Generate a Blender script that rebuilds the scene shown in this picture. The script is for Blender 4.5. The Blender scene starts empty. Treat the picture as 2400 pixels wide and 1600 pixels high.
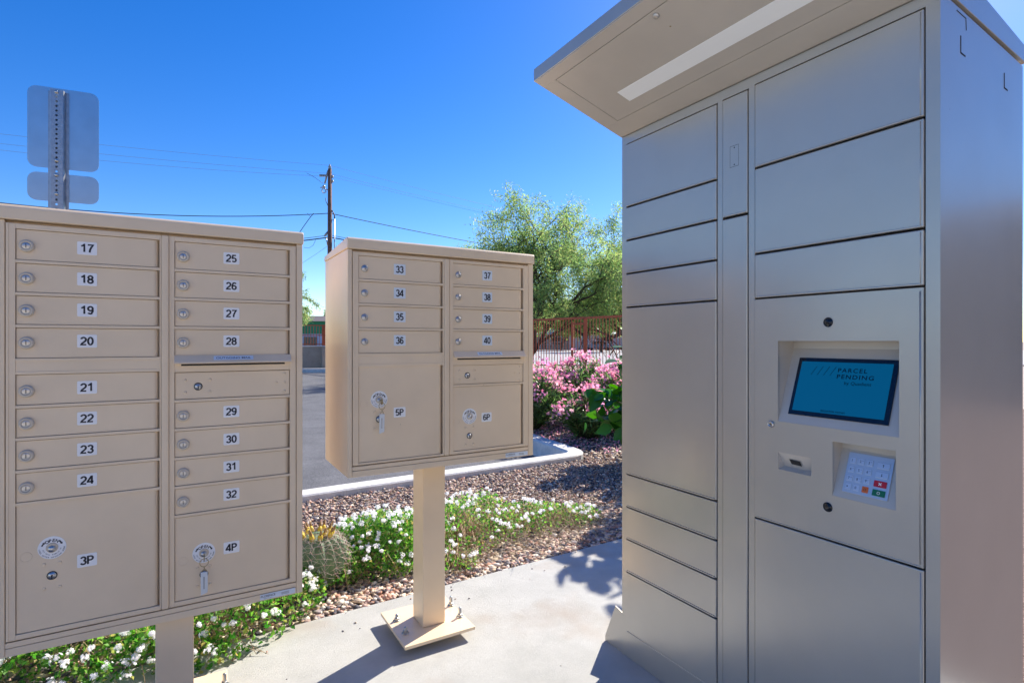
import bpy, bmesh, math, random
import numpy as np
from mathutils import Vector, Matrix
from math import sin, cos, pi, radians, sqrt, atan2

sc = bpy.context.scene
col = sc.collection
R_ = random.Random(7)
RNG = np.random.default_rng(11)

# ------------------------------------------------------------------ camera
A = radians(30.6)
CH = 1.209
FPX = 1275.0
cam_d = bpy.data.cameras.new('camera')
cam_d.sensor_width = 36
cam_d.lens = FPX / 2400 * 36
cam_d.clip_start = 0.05
cam_d.clip_end = 3000
cam = bpy.data.objects.new('camera', cam_d)
cam.location = (0, 0, CH)
cam.rotation_euler = (radians(90), 0, -A)
col.objects.link(cam)
sc.camera = cam

# ------------------------------------------------------------------ sky, sun, exposure
SUN_EL = radians(38)
SUN_AZ = atan2(0.918, 0.396)          # from +Y towards +X
world = bpy.data.worlds.new('World')
sc.world = world
world.use_nodes = True
wn = world.node_tree
bg = wn.nodes['Background']
sky = wn.nodes.new('ShaderNodeTexSky')
sky.sky_type = 'NISHITA'
sky.sun_disc = False
sky.sun_elevation = SUN_EL
sky.sun_rotation = SUN_AZ
sky.altitude = 700
sky.air_density = 1.0
sky.dust_density = 0.3
sky.ozone_density = 3.0
hs = wn.nodes.new('ShaderNodeHueSaturation')      # the photograph's deep polarised blue
hs.inputs['Saturation'].default_value = 1.39
hs.inputs['Hue'].default_value = 0.514
wn.links.new(sky.outputs[0], hs.inputs['Color'])
wn.links.new(hs.outputs[0], bg.inputs[0])
bg.inputs[1].default_value = 0.100
sun_d = bpy.data.lights.new('sun', 'SUN')
sun_d.energy = 4.4
sun_d.angle = radians(0.5)
sun_d.color = (1.0, 0.92, 0.80)
sun = bpy.data.objects.new('sun', sun_d)
sdir = Vector((sin(SUN_AZ) * cos(SUN_EL), cos(SUN_AZ) * cos(SUN_EL), sin(SUN_EL)))
sun.rotation_euler = (-sdir).to_track_quat('-Z', 'Y').to_euler()
sun.location = (6, 3, 8)
col.objects.link(sun)
sc.view_settings.view_transform = 'Standard'
sc.view_settings.look = 'None'
sc.view_settings.gamma = 1
sc.view_settings.exposure = 1.02


def C2W(xc, d, z=0.0):
    return Vector((xc * cos(A) + d * sin(A), -xc * sin(A) + d * cos(A), z))


def PX(px, py, d):
    """point seen at pixel px,py of the 2400 wide picture at depth d (layout only)"""
    return C2W((px - 1200) / FPX * d, d, CH + (800 - py) / FPX * d)


# ------------------------------------------------------------------ materials
def new_mat(name):
    m = bpy.data.materials.new(name)
    m.use_nodes = True
    return m, m.node_tree, m.node_tree.nodes['Principled BSDF']


def paint(name, rgb, rough=0.45, metal=0.0, var=0.05, bump=0.0, bscale=600, spec=0.5, vscale=6, coat=0.0, crough=0.15, wear=0.0):
    m, nt, p = new_mat(name)
    p.inputs['Roughness'].default_value = rough
    p.inputs['Metallic'].default_value = metal
    p.inputs['Specular IOR Level'].default_value = spec
    p.inputs['Coat Weight'].default_value = coat
    p.inputs['Coat Roughness'].default_value = crough
    tc = nt.nodes.new('ShaderNodeTexCoord')
    nz = nt.nodes.new('ShaderNodeTexNoise')
    nz.inputs['Scale'].default_value = vscale
    nz.inputs['Detail'].default_value = 8
    nt.links.new(tc.outputs['Object'], nz.inputs['Vector'])
    cr = nt.nodes.new('ShaderNodeValToRGB')
    a = [max(0, c * (1 - var)) for c in rgb] + [1]
    b = [min(1, c * (1 + var)) for c in rgb] + [1]
    cr.color_ramp.elements[0].color = a
    cr.color_ramp.elements[0].position = 0.3
    cr.color_ramp.elements[1].color = b
    cr.color_ramp.elements[1].position = 0.7
    nt.links.new(nz.outputs['Fac'], cr.inputs[0])
    nt.links.new(cr.outputs[0], p.inputs['Base Color'])
    if wear:
        mp = nt.nodes.new('ShaderNodeMapping'); mp.inputs['Scale'].default_value = (1.0, 1.0, 0.35)
        nt.links.new(tc.outputs['Object'], mp.inputs[0])
        nw = nt.nodes.new('ShaderNodeTexNoise'); nw.inputs['Scale'].default_value = 3.5; nw.inputs['Detail'].default_value = 5; nw.inputs['Roughness'].default_value = 0.55
        nt.links.new(mp.outputs[0], nw.inputs['Vector'])
        mr = nt.nodes.new('ShaderNodeMapRange')
        mr.inputs[1].default_value = 0.3; mr.inputs[2].default_value = 0.75
        mr.inputs[3].default_value = rough - 0.02; mr.inputs[4].default_value = rough + 0.05
        nt.links.new(nw.outputs['Fac'], mr.inputs[0]); nt.links.new(mr.outputs[0], p.inputs['Roughness'])
        vo = nt.nodes.new('ShaderNodeTexVoronoi'); vo.inputs['Scale'].default_value = 26
        nt.links.new(tc.outputs['Object'], vo.inputs['Vector'])
        rr = nt.nodes.new('ShaderNodeValToRGB')
        rr.color_ramp.elements[0].position = 0.022; rr.color_ramp.elements[0].color = (wear, wear, wear, 1)
        rr.color_ramp.elements[1].position = 0.040; rr.color_ramp.elements[1].color = (0, 0, 0, 1)
        nt.links.new(vo.outputs['Distance'], rr.inputs[0])
        cm = nt.nodes.new('ShaderNodeMath'); cm.operation = 'GREATER_THAN'; cm.inputs[1].default_value = 0.86
        sp = nt.nodes.new('ShaderNodeSeparateColor')
        nt.links.new(vo.outputs['Color'], sp.inputs[0]); nt.links.new(sp.outputs[0], cm.inputs[0])
        mm = nt.nodes.new('ShaderNodeMath'); mm.operation = 'MULTIPLY'
        nt.links.new(rr.outputs[0], mm.inputs[0]); nt.links.new(cm.outputs[0], mm.inputs[1])
        mx = nt.nodes.new('ShaderNodeMixRGB')
        nt.links.new(mm.outputs[0], mx.inputs[0]); nt.links.new(cr.outputs[0], mx.inputs[1])
        mx.inputs[2].default_value = (0.12, 0.08, 0.05, 1)
        nt.links.new(mx.outputs[0], p.inputs['Base Color'])
    if bump > 0:
        n2 = nt.nodes.new('ShaderNodeTexNoise')
        n2.inputs['Scale'].default_value = bscale
        n2.inputs['Detail'].default_value = 3
        nt.links.new(tc.outputs['Object'], n2.inputs['Vector'])
        bp = nt.nodes.new('ShaderNodeBump')
        bp.inputs['Strength'].default_value = bump
        bp.inputs['Distance'].default_value = 0.001
        if wear:      # gentle oil-canning of the sheet metal
            n4 = nt.nodes.new('ShaderNodeTexNoise'); n4.inputs['Scale'].default_value = 3.2; n4.inputs['Detail'].default_value = 1
            nt.links.new(tc.outputs['Object'], n4.inputs['Vector'])
            b4 = nt.nodes.new('ShaderNodeBump'); b4.inputs['Strength'].default_value = 0.35; b4.inputs['Distance'].default_value = 0.006
            nt.links.new(n4.outputs['Fac'], b4.inputs['Height']); nt.links.new(b4.outputs[0], bp.inputs['Normal'])
        nt.links.new(n2.outputs['Fac'], bp.inputs['Height'])
        nt.links.new(bp.outputs[0], p.inputs['Normal'])
    return m


def island_mat(name, cols, rough=0.7, trans=0.0, spec=0.3, bump=0.0, patch=None):
    """a colour per mesh island picked from cols"""
    m, nt, p = new_mat(name)
    geo = nt.nodes.new('ShaderNodeNewGeometry')
    cr = nt.nodes.new('ShaderNodeValToRGB')
    cr.color_ramp.interpolation = 'LINEAR' if trans > 0 else 'CONSTANT'
    el = cr.color_ramp.elements
    while len(el) < len(cols):
        el.new(0.5)
    for i, c in enumerate(cols):
        el[i].position = i / len(cols) if trans == 0 else i / (len(cols) - 1)
        el[i].color = (*c, 1)
    nt.links.new(geo.outputs['Random Per Island'], cr.inputs[0])
    src = cr.outputs[0]
    if patch:
        tc = nt.nodes.new('ShaderNodeTexCoord')
        nz = nt.nodes.new('ShaderNodeTexNoise')
        nz.inputs['Scale'].default_value = patch
        nz.inputs['Detail'].default_value = 4
        nt.links.new(tc.outputs['Object'], nz.inputs['Vector'])
        hv = nt.nodes.new('ShaderNodeHueSaturation')
        mr = nt.nodes.new('ShaderNodeMapRange')
        mr.inputs[1].default_value = 0.3
        mr.inputs[2].default_value = 0.7
        mr.inputs[3].default_value = 0.7
        mr.inputs[4].default_value = 1.35
        nt.links.new(nz.outputs['Fac'], mr.inputs[0])
        nt.links.new(mr.outputs[0], hv.inputs['Value'])
        nt.links.new(src, hv.inputs['Color'])
        src = hv.outputs[0]
    nt.links.new(src, p.inputs['Base Color'])
    p.inputs['Roughness'].default_value = rough
    p.inputs['Specular IOR Level'].default_value = spec
    if trans > 0:
        out = nt.nodes['Material Output']
        tr = nt.nodes.new('ShaderNodeBsdfTranslucent')
        mx = nt.nodes.new('ShaderNodeMixShader')
        mx.inputs[0].default_value = trans
        hs = nt.nodes.new('ShaderNodeHueSaturation')
        hs.inputs['Saturation'].default_value = 1.1
        hs.inputs['Value'].default_value = 1.5
        nt.links.new(src, hs.inputs['Color'])
        nt.links.new(hs.outputs[0], tr.inputs[0])
        nt.links.new(p.outputs[0], mx.inputs[1])
        nt.links.new(tr.outputs[0], mx.inputs[2])
        nt.links.new(mx.outputs[0], out.inputs[0])
    return m


def ground_mat(name, c0, c1, scale, bump, bscale, rough=0.9, c2=None, stretch=None, speck=None):
    m, nt, p = new_mat(name)
    p.inputs['Roughness'].default_value = rough
    p.inputs['Specular IOR Level'].default_value = 0.25
    tc = nt.nodes.new('ShaderNodeTexCoord')
    nz = nt.nodes.new('ShaderNodeTexNoise')
    nz.inputs['Scale'].default_value = scale
    nz.inputs['Detail'].default_value = 10
    nz.inputs['Roughness'].default_value = 0.65
    nt.links.new(tc.outputs['Object'], nz.inputs['Vector'])
    cr = nt.nodes.new('ShaderNodeValToRGB')
    cr.color_ramp.elements[0].position = 0.32
    cr.color_ramp.elements[0].color = (*c0, 1)
    cr.color_ramp.elements[1].position = 0.62
    cr.color_ramp.elements[1].color = (*c1, 1)
    nt.links.new(nz.outputs['Fac'], cr.inputs[0])
    src = cr.outputs[0]
    if c2:
        n3 = nt.nodes.new('ShaderNodeTexNoise')
        n3.inputs['Scale'].default_value = 2.3
        n3.inputs['Detail'].default_value = 6
        nt.links.new(tc.outputs['Object'], n3.inputs['Vector'])
        r3 = nt.nodes.new('ShaderNodeValToRGB')
        r3.color_ramp.elements[0].position = 0.56
        r3.color_ramp.elements[0].color = (0, 0, 0, 1)
        r3.color_ramp.elements[1].position = 0.72
        r3.color_ramp.elements[1].color = (.6, .6, .6, 1)
        nt.links.new(n3.outputs['Fac'], r3.inputs[0])
        mx = nt.nodes.new('ShaderNodeMixRGB')
        nt.links.new(r3.outputs[0], mx.inputs[0])
        nt.links.new(src, mx.inputs[1])
        mx.inputs[2].default_value = (*c2, 1)
        src = mx.outputs[0]
    if speck:
        vz = nt.nodes.new('ShaderNodeTexVoronoi')
        vz.inputs['Scale'].default_value = speck[0]
        nt.links.new(tc.outputs['Object'], vz.inputs['Vector'])
        r4 = nt.nodes.new('ShaderNodeValToRGB')
        r4.color_ramp.elements[0].position = 0.0
        r4.color_ramp.elements[0].color = (*speck[1], 1)
        r4.color_ramp.elements[1].position = 1.0
        r4.color_ramp.elements[1].color = (*speck[2], 1)
        nt.links.new(vz.outputs['Color'], r4.inputs[0])
        mx = nt.nodes.new('ShaderNodeMixRGB')
        mx.blend_type = 'MULTIPLY'
        mx.inputs[0].default_value = 1
        nt.links.new(src, mx.inputs[1])
        nt.links.new(r4.outputs[0], mx.inputs[2])
        src = mx.outputs[0]
    nt.links.new(src, p.inputs['Base Color'])
    n2 = nt.nodes.new('ShaderNodeTexNoise')
    n2.inputs['Scale'].default_value = bscale
    n2.inputs['Detail'].default_value = 5
    if stretch:
        mp = nt.nodes.new('ShaderNodeMapping')
        mp.inputs['Scale'].default_value = stretch
        mp.inputs['Rotation'].default_value = (0, 0, radians(38))
        nt.links.new(tc.outputs['Object'], mp.inputs[0])
        nt.links.new(mp.outputs[0], n2.inputs['Vector'])
    else:
        nt.links.new(tc.outputs['Object'], n2.inputs['Vector'])
    bp = nt.nodes.new('ShaderNodeBump')
    bp.inputs['Strength'].default_value = bump
    bp.inputs['Distance'].default_value = 0.01
    nt.links.new(n2.outputs['Fac'], bp.inputs['Height'])
    nt.links.new(bp.outputs[0], p.inputs['Normal'])
    return m


M = {}
M['tan'] = paint('tan_powder_coat', (0.86, 0.67, 0.445), rough=0.40, var=0.05, bump=0.10, bscale=900, coat=0.3, crough=0.13, wear=0.8)
M['tan_lock'] = paint('tan_lock_bezel', (0.66, 0.56, 0.42), rough=0.35, var=0.05)
M['grey'] = paint('grey_metallic_paint', (0.52, 0.485, 0.425), rough=0.30, metal=0.45, var=0.03, bump=0.16, bscale=700, coat=0.35, crough=0.14, wear=0.7)
M['grey_in'] = paint('grey_panel_paint', (0.58, 0.525, 0.45), rough=0.38, metal=0.2, var=0.03, bump=0.15, bscale=700)
M['dark'] = paint('dark_gap', (0.02, 0.02, 0.02), rough=0.7, var=0.2)
M['chrome'] = paint('plated_steel', (0.60, 0.58, 0.55), rough=0.36, metal=1.0, var=0.12, vscale=80)
M['galv'] = paint('galvanised_steel', (0.40, 0.42, 0.44), rough=0.38, metal=0.9, var=0.12, vscale=40)
M['alu'] = paint('brushed_aluminium', (0.50, 0.57, 0.61), rough=0.30, metal=1.0, var=0.05, vscale=12)
M['brass'] = paint('worn_brass', (0.42, 0.32, 0.16), rough=0.32, metal=0.9, var=0.2, vscale=80)
M['white'] = paint('white_label', (0.95, 0.93, 0.89), rough=0.5, var=0.02)
M['bluewhite'] = paint('pale_blue_label', (0.74, 0.80, 0.84), rough=0.3, var=0.02)
M['ink'] = paint('black_ink', (0.022, 0.022, 0.026), rough=0.6, var=0.1)
M['glass'] = paint('black_lens', (0.012, 0.014, 0.016), rough=0.08, var=0.1)
M['diffuser'] = paint('white_diffuser', (0.97, 0.97, 0.93), rough=0.5, var=0.01)
M['tagplastic'] = paint('clear_white_tag', (0.72, 0.74, 0.72), rough=0.2, var=0.04)
M['keypad'] = paint('keypad_plate', (0.62, 0.64, 0.66), rough=0.3, metal=0.5, var=0.03)
M['key'] = paint('keypad_key', (0.68, 0.70, 0.73), rough=0.3, metal=0.5, var=0.03)
M['red'] = paint('red_key', (0.55, 0.012, 0.03), rough=0.4, var=0.03)
M['green'] = paint('green_key', (0.006, 0.16, 0.07), rough=0.4, var=0.03)
M['orange'] = paint('orange_key', (0.75, 0.16, 0.03), rough=0.4, var=0.03)
M['bezel'] = paint('screen_bezel', (0.008, 0.012, 0.022), rough=0.12, var=0.1)
M['rust'] = paint('rust_red_fence_paint', (0.50, 0.11, 0.035), rough=0.55, var=0.2, vscale=9)
M['wood'] = paint('weathered_pole_wood', (0.15, 0.075, 0.055), rough=0.85, var=0.35, vscale=14, bump=0.4, bscale=60)
M['cable'] = paint('black_cable', (0.02, 0.022, 0.03), rough=0.6, var=0.1)
M['wire'] = paint('aluminium_wire', (0.22, 0.25, 0.30), rough=0.5, var=0.1)
M['porcelain'] = paint('grey_insulator', (0.28, 0.30, 0.31), rough=0.3, var=0.1)
M['bark'] = paint('mesquite_bark', (0.085, 0.062, 0.045), rough=0.9, var=0.35, vscale=22)
M['twig'] = paint('dry_twig', (0.50, 0.36, 0.22), rough=0.9, var=0.3, vscale=40)
M['greenwood'] = paint('green_stem', (0.10, 0.13, 0.05), rough=0.8, var=0.3, vscale=20)

# screen: lit display
m, nt, p = new_mat('screen_display')
p.inputs['Base Color'].default_value = (0.004, 0.03, 0.07, 1)
p.inputs['Roughness'].default_value = 0.12
p.inputs['Emission Color'].default_value = (0.0, 0.13, 0.30, 1)
p.inputs['Emission Strength'].default_value = 0.25
M['screen'] = m
M['screen_ink'] = paint('screen_print', (0.001, 0.004, 0.02), rough=0.2, var=0.05)

M['concrete'] = ground_mat('broom_concrete', (0.42, 0.422, 0.395), (0.505, 0.505, 0.478), 4.0, 0.36, 80, c2=(0.38, 0.31, 0.25), stretch=(1, 14, 1))
M['kerb'] = ground_mat('kerb_concrete', (0.60, 0.585, 0.55), (0.76, 0.74, 0.70), 9.0, 0.5, 90)
M['asphalt'] = ground_mat('asphalt', (0.12, 0.122, 0.128), (0.175, 0.177, 0.185), 2.2, 0.25, 260, speck=(170, (0.45, 0.45, 0.47), (1.35, 1.35, 1.35)))
M['soil'] = ground_mat('gravelly_soil', (0.13, 0.095, 0.08), (0.24, 0.185, 0.16), 40, 1.0, 120, speck=(90, (0.5, 0.45, 0.45), (1.3, 1.15, 1.1)))
M['street'] = ground_mat('pale_street', (0.36, 0.35, 0.34), (0.46, 0.45, 0.44), 0.8, 0.3, 30)
M['earth'] = ground_mat('pale_desert_earth', (0.30, 0.25, 0.20), (0.42, 0.36, 0.30), 1.5, 0.4, 20)
M['stucco'] = ground_mat('beige_stucco', (0.36, 0.30, 0.24), (0.43, 0.37, 0.30), 3, 0.4, 120)
M['stones'] = island_mat('pink_grey_gravel', [(0.50, 0.35, 0.26), (0.33, 0.24, 0.20), (0.66, 0.52, 0.39), (0.20, 0.18, 0.185), (0.52, 0.34, 0.28), (0.64, 0.43, 0.35), (0.10, 0.095, 0.11), (0.50, 0.27, 0.19), (0.70, 0.58, 0.45), (0.30, 0.25, 0.25), (0.55, 0.42, 0.28), (0.80, 0.72, 0.62), (0.17, 0.155, 0.165), (0.42, 0.33, 0.25)], rough=0.75)
M['lantana_leaf'] = island_mat('lantana_leaf', [(0.04, 0.15, 0.025), (0.085, 0.26, 0.04), (0.16, 0.38, 0.06), (0.27, 0.48, 0.10), (0.45, 0.36, 0.14)], rough=0.45, trans=0.5, patch=5)
M['lantana_flower'] = island_mat('white_lantana_petals', [(0.84, 0.83, 0.86), (0.90, 0.89, 0.90), (0.86, 0.85, 0.87)], rough=0.6, trans=0.45)
M['mesquite_leaf'] = island_mat('mesquite_leaf', [(0.12, 0.22, 0.09), (0.18, 0.30, 0.11), (0.25, 0.37, 0.14), (0.33, 0.42, 0.15), (0.36, 0.36, 0.15)], rough=0.6, trans=0.6, patch=0.9)
M['bush_leaf'] = island_mat('background_bush_leaf', [(0.13, 0.22, 0.08), (0.20, 0.32, 0.10), (0.34, 0.46, 0.14)], rough=0.6, trans=0.6, patch=0.5)
M['oleander_leaf'] = island_mat('oleander_leaf', [(0.04, 0.10, 0.03), (0.08, 0.17, 0.05), (0.15, 0.27, 0.08), (0.26, 0.38, 0.14)], rough=0.35, trans=0.4, spec=0.5, patch=3)
M['oleander_flower'] = island_mat('pink_oleander_petals', [(0.86, 0.28, 0.46), (0.92, 0.42, 0.58), (0.94, 0.58, 0.62), (0.78, 0.30, 0.60)], rough=0.6, trans=0.42)
M['broad_leaf'] = island_mat('broad_glossy_leaf', [(0.02, 0.09, 0.012), (0.04, 0.15, 0.02), (0.07, 0.24, 0.02)], rough=0.3, trans=0.35, spec=0.5)
M['cactus'] = paint('cactus_skin', (0.13, 0.21, 0.11), rough=0.6, var=0.3, vscale=25)
M['spine'] = island_mat('cactus_spines', [(0.62, 0.50, 0.44), (0.72, 0.62, 0.54), (0.50, 0.32, 0.28)], rough=0.6)
M['fruit'] = paint('yellow_cactus_fruit', (0.62, 0.46, 0.03), rough=0.5, var=0.25, vscale=60)
M['fruit_tip'] = paint('dried_flower_tip', (0.30, 0.18, 0.08), rough=0.8, var=0.3, vscale=80)
M['straw'] = island_mat('dry_straw', [(0.48, 0.36, 0.22), (0.36, 0.26, 0.16), (0.58, 0.47, 0.32)], rough=0.8)
M['housewall'] = paint('pale_house_wall', (0.52, 0.44, 0.42), rough=0.9, var=0.08)
M['housewall2'] = paint('tan_house_wall', (0.40, 0.33, 0.26), rough=0.9, var=0.08)
M['roofwhite'] = paint('white_coated_roof', (0.74, 0.75, 0.77), rough=0.7, var=0.05)
M['roofdark'] = paint('dark_shingle_roof', (0.12, 0.10, 0.10), rough=0.9, var=0.2)
M['blue_door'] = paint('dark_blue_door', (0.02, 0.035, 0.12), rough=0.5, var=0.1)
M['darkwin'] = paint('dark_window_glass', (0.03, 0.035, 0.045), rough=0.15, var=0.1)
M['greenwall'] = paint('green_painted_wall', (0.012, 0.20, 0.085), rough=0.7, var=0.1)
M['palewall'] = paint('pale_blue_wall', (0.38, 0.44, 0.54), rough=0.7, var=0.05)
M['chain'] = paint('galvanised_mesh', (0.30, 0.33, 0.38), rough=0.6, var=0.1)
M['tyre'] = paint('tyre_rubber', (0.02, 0.02, 0.02), rough=0.8, var=0.1)
M['carpaint'] = paint('grey_blue_car_paint', (0.14, 0.18, 0.25), rough=0.25, var=0.02, metal=0.3)


# ------------------------------------------------------------------ mesh helpers
class MB:
    def __init__(s):
        s.v = []; s.f = []; s.m = []; s.sm = []

    def add(s, vs, fs, mi=0, smooth=False):
        o = len(s.v)
        s.v.extend([tuple(v) for v in vs])
        for f in fs:
            s.f.append(tuple(i + o for i in f))
            s.m.append(mi)
            s.sm.append(smooth)
        return s

    def box(s, x0, x1, y0, y1, z0, z1, bev=0.0, mi=0, seg=2, smooth=False):
        x0, x1 = min(x0, x1), max(x0, x1); y0, y1 = min(y0, y1), max(y0, y1); z0, z1 = min(z0, z1), max(z0, z1)
        vs = [(x0, y0, z0), (x1, y0, z0), (x1, y1, z0), (x0, y1, z0), (x0, y0, z1), (x1, y0, z1), (x1, y1, z1), (x0, y1, z1)]
        fs = [(0, 3, 2, 1), (4, 5, 6, 7), (0, 1, 5, 4), (1, 2, 6, 5), (2, 3, 7, 6), (3, 0, 4, 7)]
        if bev > 0:
            return s.bevelled(vs, fs, bev, mi, seg)
        return s.add(vs, fs, mi, smooth)

    def bevelled(s, vs, fs, bev, mi=0, seg=2):
        b = bmesh.new()
        bv = [b.verts.new(v) for v in vs]
        for f in fs:
            b.faces.new([bv[i] for i in f])
        bmesh.ops.recalc_face_normals(b, faces=b.faces)
        bmesh.ops.bevel(b, geom=list(b.edges), offset=bev, segments=seg, profile=0.5, affect='EDGES')
        b.verts.index_update()
        s.add([v.co[:] for v in b.verts], [[v.index for v in f.verts] for f in b.faces], mi)
        b.free()
        return s

    def prism(s, prof, axis, a0, a1, mi=0, bev=0.0):
        """extrude 2-D profile along axis ('x': prof=(y,z), 'y': prof=(x,z), 'z': prof=(x,y))"""
        def mk(p, a):
            if axis == 'x': return (a, p[0], p[1])
            if axis == 'y': return (p[0], a, p[1])
            return (p[0], p[1], a)
        n = len(prof)
        vs = [mk(p, a0) for p in prof] + [mk(p, a1) for p in prof]
        fs = [tuple(range(n))[::-1], tuple(range(n, 2 * n))]
        for i in range(n):
            j = (i + 1) % n
            fs.append((i, j, n + j, n + i))
        if bev > 0:
            return s.bevelled(vs, fs, bev, mi)
        b = bmesh.new()
        bv = [b.verts.new(v) for v in vs]
        for f in fs:
            b.faces.new([bv[i] for i in f])
        bmesh.ops.recalc_face_normals(b, faces=b.faces)
        b.verts.index_update()
        s.add([v.co[:] for v in b.verts], [[v.index for v in f.verts] for f in b.faces], mi)
        b.free()
        return s

    def lathe(s, c, axis, prof, n=24, mi=0, smooth=True):
        """prof: list of (radius, offset along axis)"""
        ax = Vector(axis).normalized()
        t = Vector((0, 0, 1)) if abs(ax.z) < 0.9 else Vector((1, 0, 0))
        u = ax.cross(t).normalized(); w = ax.cross(u)
        c = Vector(c)
        vs = []; fs = []
        for r, h in prof:
            for k in range(n):
                a = 2 * pi * k / n
                vs.append(c + ax * h + (u * cos(a) + w * sin(a)) * r)
        for i in range(len(prof) - 1):
            for k in range(n):
                k2 = (k + 1) % n
                fs.append((i * n + k, i * n + k2, (i + 1) * n + k2, (i + 1) * n + k))
        if prof[0][0] > 1e-6: fs.append(tuple(range(n))[::-1])
        if prof[-1][0] > 1e-6: fs.append(tuple((len(prof) - 1) * n + k for k in range(n)))
        return s.add(vs, fs, mi, smooth)

    def tube(s, pts, rad, n=6, mi=0, smooth=True, closed=False):
        pts = [Vector(p) for p in pts]
        if not isinstance(rad, (list, tuple)): rad = [rad] * len(pts)
        vs = []; fs = []
        m = len(pts)
        prev = None
        for i, p in enumerate(pts):
            if closed: d = pts[(i + 1) % m] - pts[i - 1]
            else: d = pts[min(i + 1, m - 1)] - pts[max(i - 1, 0)]
            if d.length < 1e-9: d = Vector((0, 0, 1))
            d.normalize()
            if prev is None:
                t = Vector((0, 0, 1)) if abs(d.z) < 0.9 else Vector((1, 0, 0))
                u = d.cross(t).normalized()
            else:
                u = (prev - d * prev.dot(d))
                u = u.normalized() if u.length > 1e-6 else d.orthogonal().normalized()
            prev = u
            w = d.cross(u)
            for k in range(n):
                a = 2 * pi * k / n
                vs.append(p + (u * cos(a) + w * sin(a)) * rad[i])
        for i in range(m if closed else m - 1):
            j = (i + 1) % m
            for k in range(n):
                k2 = (k + 1) % n
                fs.append((i * n + k, i * n + k2, j * n + k2, j * n + k))
        if not closed and n > 2:
            fs.append(tuple(range(n))[::-1]); fs.append(tuple((m - 1) * n + k for k in range(n)))
        return s.add(vs, fs, mi, smooth)

    def build(s, name, mats, parent=None, off=(0, 0, 0), recalc=False):
        if not isinstance(mats, (list, tuple)): mats = [mats]
        me = bpy.data.meshes.new(name)
        if parent is not None: off = OFF.get(parent.name, (0, 0, 0))
        vs = [(v[0] - off[0], v[1] - off[1], v[2] - off[2]) for v in s.v]
        me.from_pydata(vs, [], s.f)
        for k in mats: me.materials.append(M[k] if isinstance(k, str) else k)
        me.polygons.foreach_set('material_index', s.m)
        me.polygons.foreach_set('use_smooth', s.sm)
        if recalc:
            b = bmesh.new(); b.from_mesh(me)
            bmesh.ops.recalc_face_normals(b, faces=b.faces)
            b.to_mesh(me); b.free()
        me.update()
        o = bpy.data.objects.new(name, me)
        col.objects.link(o)
        if parent is not None:
            o.parent = parent
            OFF[o.name] = off
        return o


OFF = {}


def tag(o, label=None, cat=None, group=None, kind=None):
    if label: o['label'] = label
    if cat: o['category'] = cat
    if group: o['group'] = group
    if kind: o['kind'] = kind
    return o


def thing(name, label, cat, loc, group=None, local=False, rotz=0.0):
    o = bpy.data.objects.new(name, None)
    o.empty_display_size = 0.1
    col.objects.link(o)
    o.location = loc
    o.rotation_euler = (0, 0, rotz)
    OFF[o.name] = (0, 0, 0) if local else tuple(loc)
    return tag(o, label, cat, group)


def place_mesh(me, name, parent, loc):
    """a part that shares mesh data, at world position loc"""
    o = bpy.data.objects.new(name, me)
    col.objects.link(o)
    off = OFF.get(parent.name, (0, 0, 0))
    o.parent = parent
    o.location = (loc[0] - off[0], loc[1] - off[1], loc[2] - off[2])
    return o


def np_mesh(name, V, F, mats, parent=None, fm=None, off=None):
    """V (n,3), F (m,k) numpy"""
    me = bpy.data.meshes.new(name)
    if off is None: off = OFF.get(parent.name, (0, 0, 0)) if parent is not None else (0, 0, 0)
    V = V - np.array(off)
    k = F.shape[1]
    me.vertices.add(len(V)); me.vertices.foreach_set('co', V.astype(np.float32).ravel())
    me.loops.add(F.size); me.loops.foreach_set('vertex_index', F.astype(np.int32).ravel())
    me.polygons.add(len(F)); me.polygons.foreach_set('loop_start', np.arange(0, F.size, k, dtype=np.int32))
    for q in (mats if isinstance(mats, (list, tuple)) else [mats]): me.materials.append(M[q])
    if fm is not None: me.polygons.foreach_set('material_index', fm.astype(np.int32))
    me.update(calc_edges=True)
    o = bpy.data.objects.new(name, me)
    col.objects.link(o)
    if parent is not None:
        o.parent = parent
        OFF[o.name] = tuple(off)
    return o


def inst(tv, tf, pos, rot, scl):
    """instances of a template; rot (N,3,3) columns = local x,y,z axes; scl (N,) or (N,3)"""
    tv = np.array(tv, float); tf = np.array(tf, int)
    N = len(pos)
    scl = np.asarray(scl, float)
    if scl.ndim == 1: scl = np.repeat(scl[:, None], 3, 1)
    L = tv[None, :, :] * scl[:, None, :]
    V = np.einsum('nij,nkj->nki', rot, L) + pos[:, None, :]
    F = tf[None] + (np.arange(N) * len(tv))[:, None, None]
    return V.reshape(-1, 3), F.reshape(-1, tf.shape[1])


def frames(d, up_noise=1.0, rng=RNG):
    """rotation matrices whose y column is d and z column is a random normal biased up"""
    d = d / np.linalg.norm(d, axis=1, keepdims=True)
    n = rng.normal(0, up_noise, d.shape) + np.array([0, 0, 1.0])
    x = np.cross(d, n); x /= np.linalg.norm(x, axis=1, keepdims=True) + 1e-9
    z = np.cross(x, d)
    return np.stack([x, d, z], axis=2)


def rand_dirs(n, zb=0.0, rng=RNG):
    v = rng.normal(0, 1, (n, 3)); v[:, 2] += zb
    return v / np.linalg.norm(v, axis=1, keepdims=True)


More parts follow.
